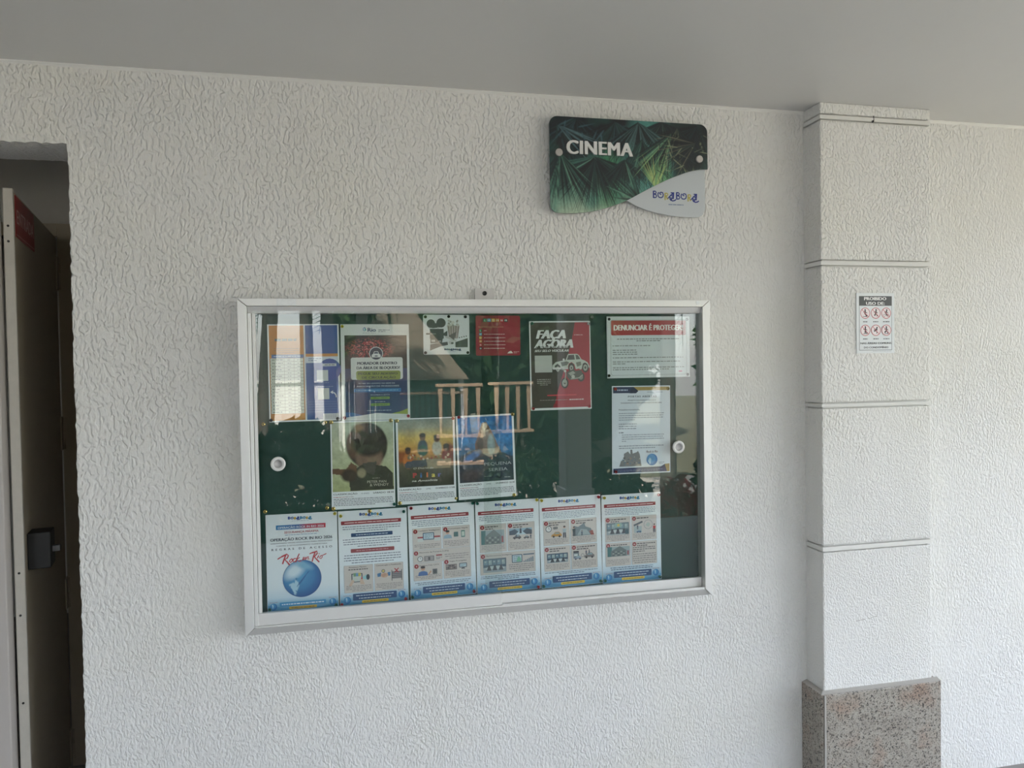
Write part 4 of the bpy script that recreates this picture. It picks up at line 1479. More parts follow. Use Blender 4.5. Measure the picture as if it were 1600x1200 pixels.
for a_, b_, r_ in ((.45, .54, .030), (.675, .53, .030), (.905, .53, .036)):
    S.disc('car', a_, b_, r_, (168, 172, 162), 16, ry=r_ * 1.4); S.disc('car', a_, b_, r_ * .45, (70, 70, 66), 10, ry=r_ * .6)
S.disc('car', .55, .435, .018, (206, 210, 204), 12)
S.rect('car', .37, .522, .62, .545, (206, 208, 204))
MT = (156, 160, 150)
S.disc('motorcycle', .56, .70, .062, (44, 42, 40), 20, ry=.085); S.disc('motorcycle', .56, .70, .042, (160, 160, 152), 16, ry=.06); S.disc('motorcycle', .56, .70, .018, (60, 58, 54), 10)
S.disc('motorcycle', .83, .635, .06, (54, 52, 50), 18, ry=.075); S.disc('motorcycle', .83, .635, .035, (130, 132, 124), 14, ry=.045)
S.stroke('motorcycle', [(.50, .535), (.57, .56), (.58, .60), (.56, .70)], .02, MT)
S.poly('motorcycle', [(.60, .575), (.70, .545), (.84, .56), (.86, .60), (.76, .66), (.64, .665), (.60, .63)], (82, 84, 78))
S.poly('motorcycle', [(.72, .55), (.80, .54), (.83, .555), (.74, .565)], (170, 40, 52)); S.poly('motorcycle', [(.62, .59), (.70, .565), (.74, .59), (.66, .62)], MT)
S.stroke('motorcycle', [(.66, .655), (.80, .645), (.86, .61)], .018, MT); S.disc('motorcycle', .57, .565, .02, (210, 212, 206), 12)
S.disc('motorcycle', .70, .63, .03, (186, 186, 178), 12)
S.greek('details', .11, .33, .645, .725, 4, (172, 172, 164), .4, 'c')
S.rect('details', .27, .828, .75, .842, (202, 66, 76), .006)
S.greek('details', .15, .60, .880, .896, 1, (130, 122, 114), .5); S.greek('details', .63, .88, .878, .898, 1, (216, 206, 204), .7)
S.done()

# reporting plaque
S = Sheet('reporting_plaque', 'white metal plaque with a red heading bar in the upper right of the board', 'plaque', .944, 1.614, .295, .205, .05, y=-.0112, th=.004, paper=(206, 214, 216), mat='plaque')
S.rect('border', .042, .055, .962, .955, (110, 118, 120), .025); S.rect('border', .045, .060, .959, .951, (206, 215, 218), .024)
S.rect('heading', .050, .065, .955, .305, (162, 44, 50), .014)
S.text('heading', 'DENUNCIAR É PROTEGER!', .085, .915, .225, .092, (232, 226, 222), .050)
S.greek('body_text', .12, .87, .352, .412, 2, (104, 108, 110), .55, 'c', last=.4)
S.greek('body_text', .065, .53, .462, .490, 1, (122, 126, 128), .6)
S.greek('body_text', .065, .36, .530, .630, 3, (118, 122, 124), .5, last=1)
S.greek('body_text', .065, .92, .655, .685, 1, (118, 122, 124), .55)
S.greek('body_text', .065, .88, .720, .785, 2, (118, 122, 124), .5, last=.2)
S.greek('body_text', .065, .93, .815, .880, 2, (118, 122, 124), .5, last=.78)
S.rect('border', .86, .89, .905, .915, (206, 120, 150), .01)
S.done()

# open-doors letter
S = Sheet('open_day_letter', 'white letter with a navy and gold header, buildings and a small globe', 'poster', .915, 1.337, .208, .295, -.6, y=-.0112, paper=(214, 222, 232), mat='lamin')
S.rect('header', .02, .012, .40, .082, (40, 50, 88)); S.poly('header', [(.34, .012), (.38, .012), (.45, .06), (.41, .085), (.30, .085)], (32, 40, 72))
S.poly('header', [(.37, .012), (.98, .012), (.98, .052), (.44, .052)], (168, 142, 78))
S.greek('header', .09, .27, .035, .060, 1, (160, 172, 200), .8); S.greek('header', .60, .89, .068, .078, 1, (140, 148, 166), .7)
S.text('title', 'PORTAS ABERTAS', .275, .76, .132, .022, INK, .025, spacing=1.25)
S.text('title', 'PROJETO DE ENERGIA SOLAR E', .27, .75, .170, .013, INK, .015)
S.text('title', 'PLANEJAMENTO DA OPERAÇÃO ROCK IN RIO 2026', .15, .85, .200, .013, INK, .015)
S.text('body_text', 'Prezados moradores,', .115, .475, .278, .017, INK, .015)
S.greek('body_text', .115, .89, .300, .398, 4, (124, 132, 150), .4, last=.35)
S.greek('body_text', .115, .42, .420, .498, 3, (110, 118, 136), .42, last=1)
S.greek('body_text', .115, .20, .520, .540, 1, INK, .6); S.greek('body_text', .165, .89, .545, .640, 4, (124, 132, 150), .4, last=.1)
S.greek('body_text', .115, .89, .670, .720, 2, (124, 132, 150), .45, last=.8)
S.poly('buildings', [(.12, .915), (.15, .85), (.20, .84), (.20, .77), (.27, .745), (.31, .78), (.31, .725), (.34, .725), (.35, .77), (.42, .755), (.44, .74), (.47, .78), (.50, .915)], (116, 118, 122))
for k in range(26):
    a_ = random.uniform(.17, .46); b_ = random.uniform(.79, .90)
    S.rect('buildings', a_, b_, a_ + random.uniform(.01, .035), b_ + random.uniform(.005, .02), random.choice([(70, 74, 80), (168, 166, 160), (150, 122, 104), (92, 112, 132)]))
S.disc('globe_emblem', .68, .845, .095, (44, 112, 176), 28); S.disc('globe_emblem', .67, .835, .075, (74, 142, 196), 24); S.poly('globe_emblem', [(.61, .86), (.64, .82), (.67, .84), (.65, .90)], (166, 202, 226))
S.text('globe_emblem', 'Rock in Rio', .585, .78, .765, .028, (120, 96, 100), .02, .2)
S.greek('globe_emblem', .80, .91, .87, .90, 2, (140, 150, 170), .5)
S.poly('footer', [(.02, .985), (.02, .935), (.84, .925), (.90, .90), (.94, .985)], (40, 54, 96)); S.poly('footer', [(.90, .90), (.985, .895), (.985, .985), (.94, .985)], (162, 138, 80))
S.greek('footer', .05, .86, .948, .975, 2, (130, 142, 176), .4, last=.9)
S.done()


# film posters: plain stand-ins in the posters' colours, with their own lettering
def film_sheet(label, cx, cz, w, h, rot, sess, day):
    s = Sheet('film_poster', label, 'poster', cx, cz, w, h, rot, y=-.0124, paper=(234, 238, 243), mat='lamin', group='film posters in the middle of the board', tilt=random.uniform(-.006, .006))
    s.text('session_text', 'CLASSIFICAÇÃO', .03, .40, .838, .020, (56, 60, 74), .018)
    s.text('session_text', sess, .42, .63, .838, .017, (112, 122, 140), .008, align='c')
    s.text('session_text', day, .65, .975, .838, .020, (56, 60, 74), .018)
    s.greek('session_text', .03, .20, .856, .868, 1, (176, 84, 92), .7); s.greek('session_text', .21, .34, .856, .868, 1, (150, 130, 140), .6)
    s.greek('session_text', .03, .97, .875, .965, 5, (92, 98, 112), .5, last=.7)
    return s


S = film_sheet('pale green film poster with a dark-haired figure and dark lower half', -.002, 1.260, .193, .271, -.2, '10 ANOS', 'SÁBADO 18:30')
p = Paint(84, 92, (186, 190, 158))
p.vgrad([(0, (176, 184, 164)), (.5, (184, 190, 158)), (1, (170, 176, 126))])
p.ell(.57, .34, .33, .33, (52, 40, 34), .08)
p.ell(.34, .33, .11, .20, (96, 62, 50), .3)
p.ell(.42, .10, .09, .07, (110, 84, 48), .6)
p.ell(.60, .52, .22, .22, (126, 100, 84), .25)
p.ell(.60, .30, .27, .20, (46, 36, 32), .3)
p.poly([(.28, 1), (.27, .80), (.40, .66), (.52, .60), (.70, .63), (.88, .66), (.98, .76), (.99, 1)], (58, 58, 46))
p.poly([(.48, .60), (.72, .58), (.68, .78), (.56, .74)], (78, 74, 66))
p.poly([(0, .66), (.22, .68), (.30, .58), (.40, .64), (.38, .78), (.24, .84), (.14, .76), (0, .74)], (104, 74, 52))
p.ell(.27, .77, .13, .09, (60, 46, 34), .4); p.ell(.47, .74, .07, .07, (150, 140, 112), .4)
p.grain(16, 14, .35, 11); p.grain(46, 40, .18, 12)
S.raster('artwork', .02, .012, .985, .80, p.a)
S.text('film_title', 'PETER PAN', .56, .86, .715, .030, (196, 194, 176), .004)
S.text('film_title', '& WENDY', .60, .90, .752, .030, (196, 194, 176), .004)
S.greek('film_title', .64, .76, .655, .666, 1, (150, 148, 134), .7)
S.done()

S = film_sheet('golden film poster with small colourful figures above multicoloured letters', .193, 1.264, .185, .270, .3, 'LIVRE', 'DOMINGO 17:00')
p = Paint(80, 92, (196, 160, 84))
p.vgrad([(0, (120, 128, 122)), (.12, (150, 150, 130)), (.28, (206, 176, 92)), (.5, (198, 142, 70)), (.62, (120, 92, 60)), (.7, (86, 80, 64)), (1, (44, 44, 36))])
p.grain(7, 5, .5, 21)
p.ell(.92, .52, .12, .14, (128, 62, 48), .5); p.ell(.05, .55, .18, .08, (150, 82, 34), .6)
for cx_, cy_, c1, c2, hs_ in ((.44, .30, (56, 72, 84), (120, 86, 66), .055), (.70, .33, (178, 176, 160), (100, 66, 50), .055), (.17, .50, (186, 110, 48), (84, 52, 40), .05), (.87, .47, (134, 60, 56), (70, 44, 38), .055)):
    p.ell(cx_, cy_ + .11, .09, .11, c1, .3); p.ell(cx_, cy_ - .03, hs_, hs_ * .95, c2, .3); p.ell(cx_, cy_ - .06, hs_ * 1.05, hs_ * .6, (52, 36, 32), .4)
p.ell(.44, .47, .10, .08, (44, 88, 74), .3)
p.poly([(.10, .66), (.16, .62), (.50, .60), (.52, .70), (.12, .72)], (74, 78, 90)); p.poly([(.50, .60), (.96, .60), (.94, .74), (.52, .74)], (150, 136, 110))
for k in range(26):
    p.ell(random.uniform(.15, .95), random.uniform(.53, .60), .02, .013, random.choice([(214, 190, 160), (150, 70, 60), (120, 120, 90)]), .4)
p.grain(40, 34, .3, 22)
S.raster('artwork', .035, .012, .965, .80, p.a)
S.text('film_title', 'O Diário de', .28, .62, .595, .022, (206, 204, 196), .004, .2)
for k, (ch, c_) in enumerate(zip('Pilar', ((190, 54, 62), (70, 120, 180), (200, 110, 60), (206, 190, 84), (94, 92, 160)))):
    S.text('film_title', ch, .255 + .105 * k, .345 + .105 * k, .695, .06, c_, .05, align='c')
S.text('film_title', 'na Amazônia', .25, .68, .742, .025, (214, 214, 206), .012, .2)
S.done()

S = film_sheet('deep blue film poster with pale shards of light over dark rocks', .385, 1.269, .188, .268, 1.2, 'LIVRE', 'DOMINGO 16:30')
p = Paint(82, 92, (44, 116, 176))
p.vgrad([(0, (42, 116, 184)), (.35, (52, 128, 190)), (.55, (40, 104, 150)), (.68, (46, 68, 86)), (1, (34, 40, 48))])
p.grain(8, 7, .5, 31)
p.poly([(.30, .42), (.44, .10), (.52, .08), (.60, .20), (.72, .44), (.80, .60), (.30, .62)], (124, 96, 84))
p.poly([(.40, .34), (.45, .12), (.49, .11), (.50, .30)], (206, 178, 150)); p.ell(.60, .44, .07, .16, (150, 172, 176), .4); p.ell(.40, .42, .06, .10, (82, 70, 62), .4)
p.poly([(.0, .62), (.20, .52), (.36, .48), (.44, .56), (.62, .58), (.80, .56), (1, .64), (1, 1), (0, 1)], (44, 60, 76), .85)
p.ell(.25, .60, .16, .05, (52, 110, 176), .6, -.4); p.ell(.20, .90, .2, .1, (70, 58, 66), .9)
p.grain(22, 20, .5, 32); p.grain(50, 44, .3, 33)
S.raster('artwork', .03, .02, .965, .80, p.a)
S.text('film_title', 'PEQUENA', .46, .93, .61, .038, (176, 182, 188), .004)
S.text('film_title', 'SEREIA', .53, .86, .68, .038, (176, 182, 188), .004)
S.text('film_title', 'A', .44, .475, .60, .018, (176, 182, 188), .004)
S.greek('film_title', .45, .58, .735, .745, 1, (120, 130, 140), .7); S.greek('film_title', .80, .92, .755, .768, 1, (150, 156, 160), .7)
S.done()

# ------------------------------------------------------------------ sign on the column
S = Sheet('prohibition_sign', 'small white sign with six red prohibition circles on the column', 'sign', 1.7495, 1.686, .150, .2085, 0, y=-.0950, th=.003, paper=(226, 230, 232), mat='plaque')
S.rect('border', .065, .05, .935, .95, (96, 100, 106), .012); S.rect('border', .075, .057, .925, .943, (226, 230, 233), .010)
S.rect('heading', .065, .05, .935, .21, (66, 66, 70))
S.text('heading', 'PROIBIDO', .205, .785, .118, .055, (236, 236, 236), .03)
S.text('heading', 'USO DE:', .255, .74, .195, .052, (236, 236, 236), .03)
poses = [[(0, -.055), (-.005, .01), (.03, .045), (.055, .06)], [(.01, -.06), (0, 0), (-.03, .06)], [(.015, -.055), (-.01, .0), (.02, .05)],
         [(0, -.06), (0, 0), (-.005, .065)], [(.03, -.045), (0, .0), (-.05, .02)], [(.0, -.06), (.0, .01), (-.045, .055)]]
for k in range(6):
    u_ = .225 + .278 * (k % 3); v_ = .333 + .285 * (k // 3)
    q = S.w / S.h
    S.disc('pictogram#%d' % k, u_, v_, .125, (238, 228, 230), 28)
    P0 = poses[k]
    S.disc('pictogram#%d' % k, u_ + P0[0][0], v_ + P0[0][1] * q - .012, .020, (58, 54, 60), 12)
    S.stroke('pictogram#%d' % k, [(u_ + a_, v_ + b_ * q) for a_, b_ in P0], .034, (58, 54, 60))
    S.stroke('pictogram#%d' % k, [(u_ - .05, v_ - .02 * q), (u_, v_ - .03 * q), (u_ + .05, v_ + .0 * q)], .017, (58, 54, 60))
    S.stroke('pictogram#%d' % k, [(u_ + P0[1][0], v_ + P0[1][1] * q), (u_ + .03, v_ + .04 * q), (u_ + .02 + .02 * (k % 2), v_ + .075 * q)], .022, (58, 54, 60))
    if k == 2:
        S.ring('pictogram#%d' % k, u_ - .045, v_ + .05 * q, .03, .008, (58, 54, 60), 14); S.ring('pictogram#%d' % k, u_ + .05, v_ + .05 * q, .03, .008, (120, 60, 70), 14)
    if k in (0, 3, 5):
        S.stroke('pictogram#%d' % k, [(u_ - .055, v_ + .078 * q), (u_ + .06, v_ + .078 * q)], .012, (58, 54, 60))
    S.ring('pictogram#%d' % k, u_, v_, .128, .014, (188, 66, 84), 32)
    S.stroke('pictogram#%d' % k, [(u_ - .085, v_ - .085 * q), (u_ + .085, v_ + .085 * q)], .012, (188, 66, 84))
    S.greek('caption#%d' % k, u_ - (.06, .07, .09)[k % 3], u_ + (.06, .07, .09)[k % 3], v_ + .131, v_ + .155, 1, (70, 72, 78), .75, 'c')
S.text('caption', 'NAS ÁREAS COMUNS', .095, .91, .848, .032, (56, 58, 64), .02)
S.text('caption', 'DO CONDOMÍNIO', .185, .83, .918, .032, (56, 58, 64), .02)
S.greek('caption', .42, .93, .962, .970, 1, (150, 150, 156), .8)
S.done()

# ------------------------------------------------------------------ CINEMA sign
sign = empty('cinema_sign', (.881, 0, 2.05))
tag(sign, 'two-layer acrylic sign with palm-leaf print and raised white letters near the ceiling', 'sign')
SO = (.881, 0, 2.05)


def catmull(pts, n=8):
    P_ = [np.array(p_) for p_ in pts]
    P_ = [2 * P_[0] - P_[1]] + P_ + [2 * P_[-1] - P_[-2]]
    out = []
    for i in range(1, len(P_) - 2):
        for k in range(n):
            t = k / n
            a_, b_, c_, d_ = P_[i - 1], P_[i], P_[i + 1], P_[i + 2]
            out.append(tuple(.5 * ((2 * b_) + (c_ - a_) * t + (2 * a_ - 5 * b_ + 4 * c_ - d_) * t * t + (3 * b_ - a_ - 3 * c_ + d_) * t ** 3)))
    out.append(tuple(P_[-2]))
    return out


bot = catmull([(.606, 2.0515), (.67, 2.0495), (.735, 2.056), (.779, 2.066), (.823, 2.080), (.869, 2.0985), (.915, 2.123), (.959, 2.146), (1.018, 2.174), (1.083, 2.199), (1.125, 2.209), (1.157, 2.2115)])
bx_, bz_ = np.array([b[0] for b in bot]), np.array([b[1] for b in bot])
SX0, SX1, ST, SR = .606, 1.157, 2.3605, .027


def s_top(x):
    d = min(x - SX0, SX1 - x)
    return ST if d >= SR else ST - SR + math.sqrt(max(0, SR * SR - (SR - d) ** 2))


def s_bot(x):
    z = float(np.interp(x, bx_, bz_))
    d = x - SX0
    if d < .024:
        z += .024 - math.sqrt(max(0, .024 ** 2 - (.024 - d) ** 2))
    return z


xs = sorted(set([SX0 + .030 * (1 - math.cos(math.pi / 2 * i / 10)) for i in range(11)] + [SX1 - .030 * (1 - math.cos(math.pi / 2 * i / 10)) for i in range(11)]
                + list(np.linspace(SX0 + .030, SX1 - .030, 330))))
outl = [(x, s_top(x)) for x in xs] + [(x, s_bot(x)) for x in reversed(xs)]
mb = MB(); mb.prism_y(outl, -.030, -.025, lin((34, 66, 62)))
mb.v = [(x - SO[0], y_, z - SO[2]) for x, y_, z in mb.v]
panel = mb.build('palm_panel', M['gloss'], sign, colours=True)
# the palm-leaf photograph printed on it
p = Paint(420, 240, (20, 34, 40))
asp = 420 / 240.0
p.vgrad([(0, (10, 18, 28)), (.3, (16, 30, 36)), (.55, (40, 78, 72)), (.8, (104, 146, 126)), (1, (172, 192, 168))])
n_ = vnoise(240, 420, 7, 12, 41)
p.mixin(np.clip((n_ - .45) * 2.2, 0, .8) * (.3 + .7 * p.Y), (74, 136, 122))
p.ell(.62, .36, .12, .42, (92, 170, 160), 1.0, 0, .8); p.ell(.36, .62, .08, .30, (66, 140, 92), 1.0, 0, .7); p.ell(.70, .50, .05, .3, (112, 176, 110), 1.0, 0, .8)
p.ell(.56, .30, .03, .2, (110, 176, 196), 1.0, 0, .8)
p.ell(.90, .25, .14, .40, (16, 24, 28), 1.0, 0, .9); p.ell(.12, .12, .2, .25, (12, 20, 30), 1.0, 0, .9)
rb = random.Random(12)


def fan(cx_, cy_, a0, a1, n, l0, l1, cols, w=.006):
    for i in range(n):
        a_ = math.radians(a0 + (a1 - a0) * (i + rb.uniform(-.4, .4)) / n)
        l_ = rb.uniform(l0, l1)
        p.blade(cx_, cy_, cx_ + l_ * math.cos(a_), cy_ + l_ * math.sin(a_) * asp, rb.uniform(.6, 1.3) * w, rb.choice(cols), asp, rb.uniform(.7, 1))


D1 = [(10, 18, 24), (16, 30, 36), (26, 50, 50), (14, 26, 34), (12, 20, 26)]
D2 = [(28, 62, 58), (54, 98, 86), (96, 146, 124), (20, 42, 44), (14, 28, 32)]
fan(.16, .02, 20, 160, 50, .12, .34, D1 + [(40, 62, 72)], .006)
fan(.40, .03, 20, 160, 50, .12, .34, D1 + [(44, 70, 76)], .006)
fan(.70, .0, 20, 160, 50, .12, .36, D1 + [(60, 80, 72)], .005)
fan(.93, .02, 60, 170, 50, .12, .36, D1, .006)
fan(.55, .02, 30, 150, 50, .15, .45, D1 + [(70, 100, 100)], .005)
fan(.80, .05, 40, 140, 40, .15, .4, D1 + [(96, 104, 84)], .004)
fan(.05, .10, 10, 100, 26, .12, .4, D1 + [(80, 110, 116)], .006)
fan(.27, .40, 15, 170, 90, .22, .36, D1 + D2, .006)
fan(.27, .42, 40, 140, 30, .26, .38, D1, .006)
fan(.06, .38, 40, 130, 60, .25, .40, D1 + D2, .005)
fan(.57, .20, 50, 130, 60, .25, .40, D2 + D1, .005)
fan(.46, .42, 30, 150, 50, .15, .30, D2 + D1, .004)
fan(.76, .12, 95, 150, 40, .25, .45, D1 + D2 + [(128, 170, 120)], .005)
fan(.92, .20, 110, 200, 40, .15, .34, D1 + [(108, 104, 84), (60, 64, 54)], .004)
fan(.56, .85, 180, 260, 26, .1, .24, D2 + D1, .004)
fan(.66, .70, 230, 300, 20, .12, .24, [(150, 182, 120), (112, 160, 110), (178, 190, 120)], .004)
for k in range(40):
    x_ = rb.uniform(.66, .98); y_ = rb.uniform(.1, .6)
    p.blade(x_, y_, x_ + rb.uniform(-.1, .1), y_ + rb.uniform(-.2, .25), .0022, rb.choice([(132, 142, 110), (92, 100, 82), (30, 40, 42)]), asp)
for k in range(20):
    x_ = rb.uniform(.0, .5); y_ = rb.uniform(.0, .25)
    p.blade(x_, y_, x_ + rb.uniform(-.12, .12), y_ + rb.uniform(-.1, .2), .005, rb.choice([(54, 84, 92), (34, 58, 66)]), asp, .8)
p.grain(60, 100, .25, 43)
nt_ = 180
vv, cc, ff = [], [], []
for x in xs:
    zt, zb_ = s_top(x), s_bot(x)
    for k in range(nt_ + 1):
        z = zb_ + (zt - zb_) * k / nt_
        vv.append((x - SO[0], -.0303, z - SO[2]))
        fi = min(237.99, max(0, (ST - z) / .312 * 239)); fj = min(417.99, max(0, (x - SX0) / (SX1 - SX0) * 419))
        ii, jj = int(fi), int(fj); ti, tj = fi - ii, fj - jj
        cc.append(tuple((p.a[ii, jj] * (1 - ti) + p.a[ii + 1, jj] * ti) * (1 - tj) + (p.a[ii, jj + 1] * (1 - ti) + p.a[ii + 1, jj + 1] * ti) * tj))
m_ = nt_ + 1
for i in range(len(xs) - 1):
    for k in range(nt_):
        ff.append((i * m_ + k, (i + 1) * m_ + k, (i + 1) * m_ + k + 1, i * m_ + k + 1))
mb = MB(); mb.add(vv, ff, cc)
mb.build('palm_print', M['gloss'], panel, colours=True)
# raised letters
c = bpy.data.curves.new('lettering', 'FONT'); c.body = 'CINEMA'; c.offset = 0; c.space_character = 1.08; c.extrude = .06; c.resolution_u = 4
o = bpy.data.objects.new('lettering', c); me = o.to_mesh()
gx0, gx1 = min(v_.co.x for v_ in me.vertices), max(v_.co.x for v_ in me.vertices)
sx_ = (.889 - .661) / (gx1 - gx0 + .09); sz_ = .0455 / CAP
mb = MB()
for k_, dx_ in enumerate((0, .022, .045, .068, .09)):
    mb.add([(.661 + (v_.co.x - gx0 + dx_) * sx_ - SO[0], -.0303 - (v_.co.z + .06) / .12 * (.0045 + .00003 * k_), 2.2412 + v_.co.y * sz_ - SO[2]) for v_ in me.vertices], [tuple(p_.vertices) for p_ in me.polygons])
o.to_mesh_clear(); bpy.data.objects.remove(o); bpy.data.curves.remove(c)
mb.build('raised_lettering', M['white_plastic'], panel)
# white lower panel behind it
wp = catmull([(.866, 2.1015), (.917, 2.078), (.962, 2.065), (1.031, 2.0535), (1.10, 2.0505), (1.119, 2.0505)]) + catmull([(1.122, 2.0508), (1.140, 2.058), (1.1495, 2.076), (1.151, 2.09)], 4) + \
    [(1.151, 2.235), (1.083, 2.222), (1.018, 2.196), (.959, 2.168), (.915, 2.143)]
mb = MB(); mb.prism_y(wp, -.021, -.016, lin((196, 202, 206)))
mb.v = [(x - SO[0], y_, z - SO[2]) for x, y_, z in mb.v]
wpanel = mb.build('white_panel', M['gloss'], sign, colours=True)


class Proxy(Sheet):
    def __init__(self, o, x0, z0, w, h, y, mat):
        self.w, self.h, self.th, self.k, self.o, self.mat, self.parts = w, h, 0, 0, o, M[mat], {}
        self.off = (x0, y, z0)


pr = Proxy(wpanel, 1.0465 - SO[0], 2.1115 - SO[2], .17, .054, -.0211, 'gloss')
bora_logo(pr, 'logo', .005, .995, .07, .70, (38, 52, 130), (176, 166, 84), 1.05)
pr.greek('logo', .33, .65, .84, .93, 1, (110, 128, 160), .8, word=(.06, .12))
pr.done()
for bx1, bz1 in ((.636, 2.2435), (1.126, 2.2435)):
    mb = MB()
    mb.lathe_y([(.0055, -.0305), (.0118, -.0305), (.0122, -.0345), (.0112, -.0360)], 24, bx1 - SO[0], bz1 - SO[2], smooth=False)
    mb.lathe_y([(.007, -.025), (.007, 0)], 14, bx1 - SO[0], bz1 - SO[2])
    mb.build('standoff', M['steel'], sign)

# ------------------------------------------------------------------ entrance sign on the open door
sg = Sheet('entrance_sign', 'red sign with white letters at the top of the open door leaf', 'sign', 0, 0, .29, .122, 0, y=0, th=.002, paper=(150, 34, 36), mat='plaque')
sg.text('lettering', 'ENTRADA', .05, .95, .66, .36, (206, 170, 168), .02)
sg.rect('border', .02, .93, .98, .95, (196, 150, 146))
so = sg.done()
loc = Matrix.Translation((A.x, A.y, 0)) @ Matrix.Rotation(ang, 4, 'Z') @ Matrix.Translation((.165, -.0005, 2.024)) 
so.rotation_euler = (0, 0, ang)
so.location = loc.translation

# ------------------------------------------------------------------ pins
PH = {}
for kcol in ('brass', 'yellow', 'red', 'green', 'black', 'silver'):
    mb = MB()
    if kcol == 'brass':
        prof = [(.0062, 0), (.0062, -.0006), (.0056, -.0020), (.0040, -.0032), (.0018, -.0038)]
    else:
        prof = [(.0036, 0), (.0042, -.0012), (.0032, -.0030), (.0034, -.0052), (.0050, -.0064), (.0050, -.0078), (.0036, -.0088)]
    mb.lathe_y(prof, 14)
    PH[kcol] = mb.mesh('pin_head')
    PH[kcol].materials.append(M['pin_' + kcol])
PINS = {
    'brass': [(-.293, 1.394, 'on bare green below the timetable sheet, by the side frame'), (-.113, 1.394, 'on bare green below the timetable, beside the pale green film poster'),
              (-.095, 1.394, 'at top left corner of the pale green film poster'), (-.294, 1.130, 'on bare green above the big-globe flyer, by the side frame'),
              (-.113, 1.131, 'on bare green beside the lower corner of the pale green film poster'), (-.094, 1.128, 'at bottom left corner of the pale green film poster'),
              (.085, 1.394, 'at top right corner of the pale green film poster'), (.104, 1.392, 'at top left corner of the golden film poster'),
              (.473, 1.402, 'at top right corner of the deep blue film poster'), (.284, 1.139, 'between the lower corners of the golden and deep blue film posters'),
              (.474, 1.140, 'at bottom right corner of the deep blue film poster'), (.015, 1.114, 'at top centre of the handshake flyer'),
              (1.012, 1.473, 'at top right corner of the navy and gold letter'), (.108, 1.134, 'at bottom left corner of the golden film poster')],
    'yellow': [(-.090, 1.114, 'at top right corner of the big-globe flyer'), (-.073, 1.105, 'at top left corner of the handshake flyer'), (.548, 1.121, 'at top right corner of the road-picture flyer'),
               (.564, 1.118, 'at top left corner of the orange-car flyer'), (.779, 1.115, 'at top left corner of the rightmost flyer'), (-.056, 1.687, 'at top left corner of the navy traffic poster')],
    'red': [(-.055, 1.407, 'at bottom left corner of the navy traffic poster'), (.139, 1.407, 'at bottom right corner of the navy traffic poster'), (.279, 1.395, 'at top right corner of the golden film poster'),
            (.298, 1.398, 'at top left corner of the deep blue film poster'), (.142, 1.117, 'at top left corner of the flyer with the man in a cap'), (-.075, .830, 'at bottom left corner of the handshake flyer'),
            (.120, .833, 'at bottom right corner of the handshake flyer'), (.337, .839, 'at bottom right corner of the flyer with the man in a cap'), (.549, .836, 'at bottom right corner of the road-picture flyer'),
            (.759, 1.119, 'at top right corner of the orange-car flyer'), (.972, 1.115, 'at top right corner of the rightmost flyer'), (.541, 1.418, 'at bottom left corner of the car and motorcycle notice'),
            (.731, 1.421, 'at bottom right corner of the car and motorcycle notice'), (.822, 1.476, 'at top left corner of the navy and gold letter'), (.820, 1.200, 'at bottom left corner of the navy and gold letter')],
    'green': [(.090, 1.133, 'at bottom right corner of the pale green film poster'), (.337, 1.122, 'at top right corner of the flyer with the man in a cap'), (.352, 1.120, 'at top left corner of the road-picture flyer'),
              (.119, 1.108, 'at top right corner of the handshake flyer'), (-.092, .832, 'at bottom right corner of the big-globe flyer'), (-.287, .833, 'at bottom left corner of the big-globe flyer'),
              (.141, .836, 'at bottom left corner of the flyer with the man in a cap'), (.567, .836, 'at bottom left corner of the orange-car flyer'), (.763, .838, 'at bottom right corner of the orange-car flyer'),
              (.778, .838, 'at bottom left corner of the rightmost flyer'), (.973, .836, 'at bottom right corner of the rightmost flyer'), (.541, 1.694, 'at top left corner of the car and motorcycle notice')],
    'black': [(-.075, 1.405, 'at bottom right corner of the timetable sheet'), (-.270, 1.406, 'at bottom left corner of the timetable sheet')],
    'silver': [(.745, 1.714, 'on bare green above the car and motorcycle notice'), (.733, 1.693, 'at top right corner of the car and motorcycle notice')],
}
for kcol, lst in PINS.items():
    for x, z, where in lst:
        bare = 'bare' in where or 'between' in where
        o = bpy.data.objects.new('thumbtack' if kcol == 'brass' else 'push_pin', PH[kcol])
        COL.objects.link(o)
        o.location = (x, -.0098 if bare else -.0121 if z < 1.13 else -.0131, z)
        nm = {'brass': 'domed brass thumbtack', 'black': 'black push pin', 'silver': 'silvery push pin'}.get(kcol, kcol + ' push pin')
        tag(o, nm + ' ' + where, 'pin', 'pins on the notice board')
mb = MB(); mb.lathe_y([(.0048, 0), (.0048, -.0012), (.0034, -.0022)], 12)
scr = mb.mesh('screw_head'); scr.materials.append(M['black'])
for x, z, w_ in ((.1985, 1.716, 'at top left of the film camera plaque'), (.272, 1.717, 'at top centre of the film camera plaque'), (.325, 1.716, 'at top right of the film camera plaque'),
                 (.197, 1.6035, 'at bottom left of the film camera plaque'), (.331, 1.6025, 'at bottom right of the film camera plaque'),
                 (.805, 1.7075, 'at top left of the red-headed plaque'), (1.083, 1.7065, 'at top right of the red-headed plaque'), (.802, 1.5205, 'at bottom left of the red-headed plaque'), (1.083, 1.520, 'at bottom right of the red-headed plaque')):
    o = bpy.data.objects.new('screw', scr); COL.objects.link(o)
    o.location = (x, -.0142 if x < .5 else -.0152, z)
    tag(o, 'dark screw head ' + w_, 'screw', 'screws holding the plaques')

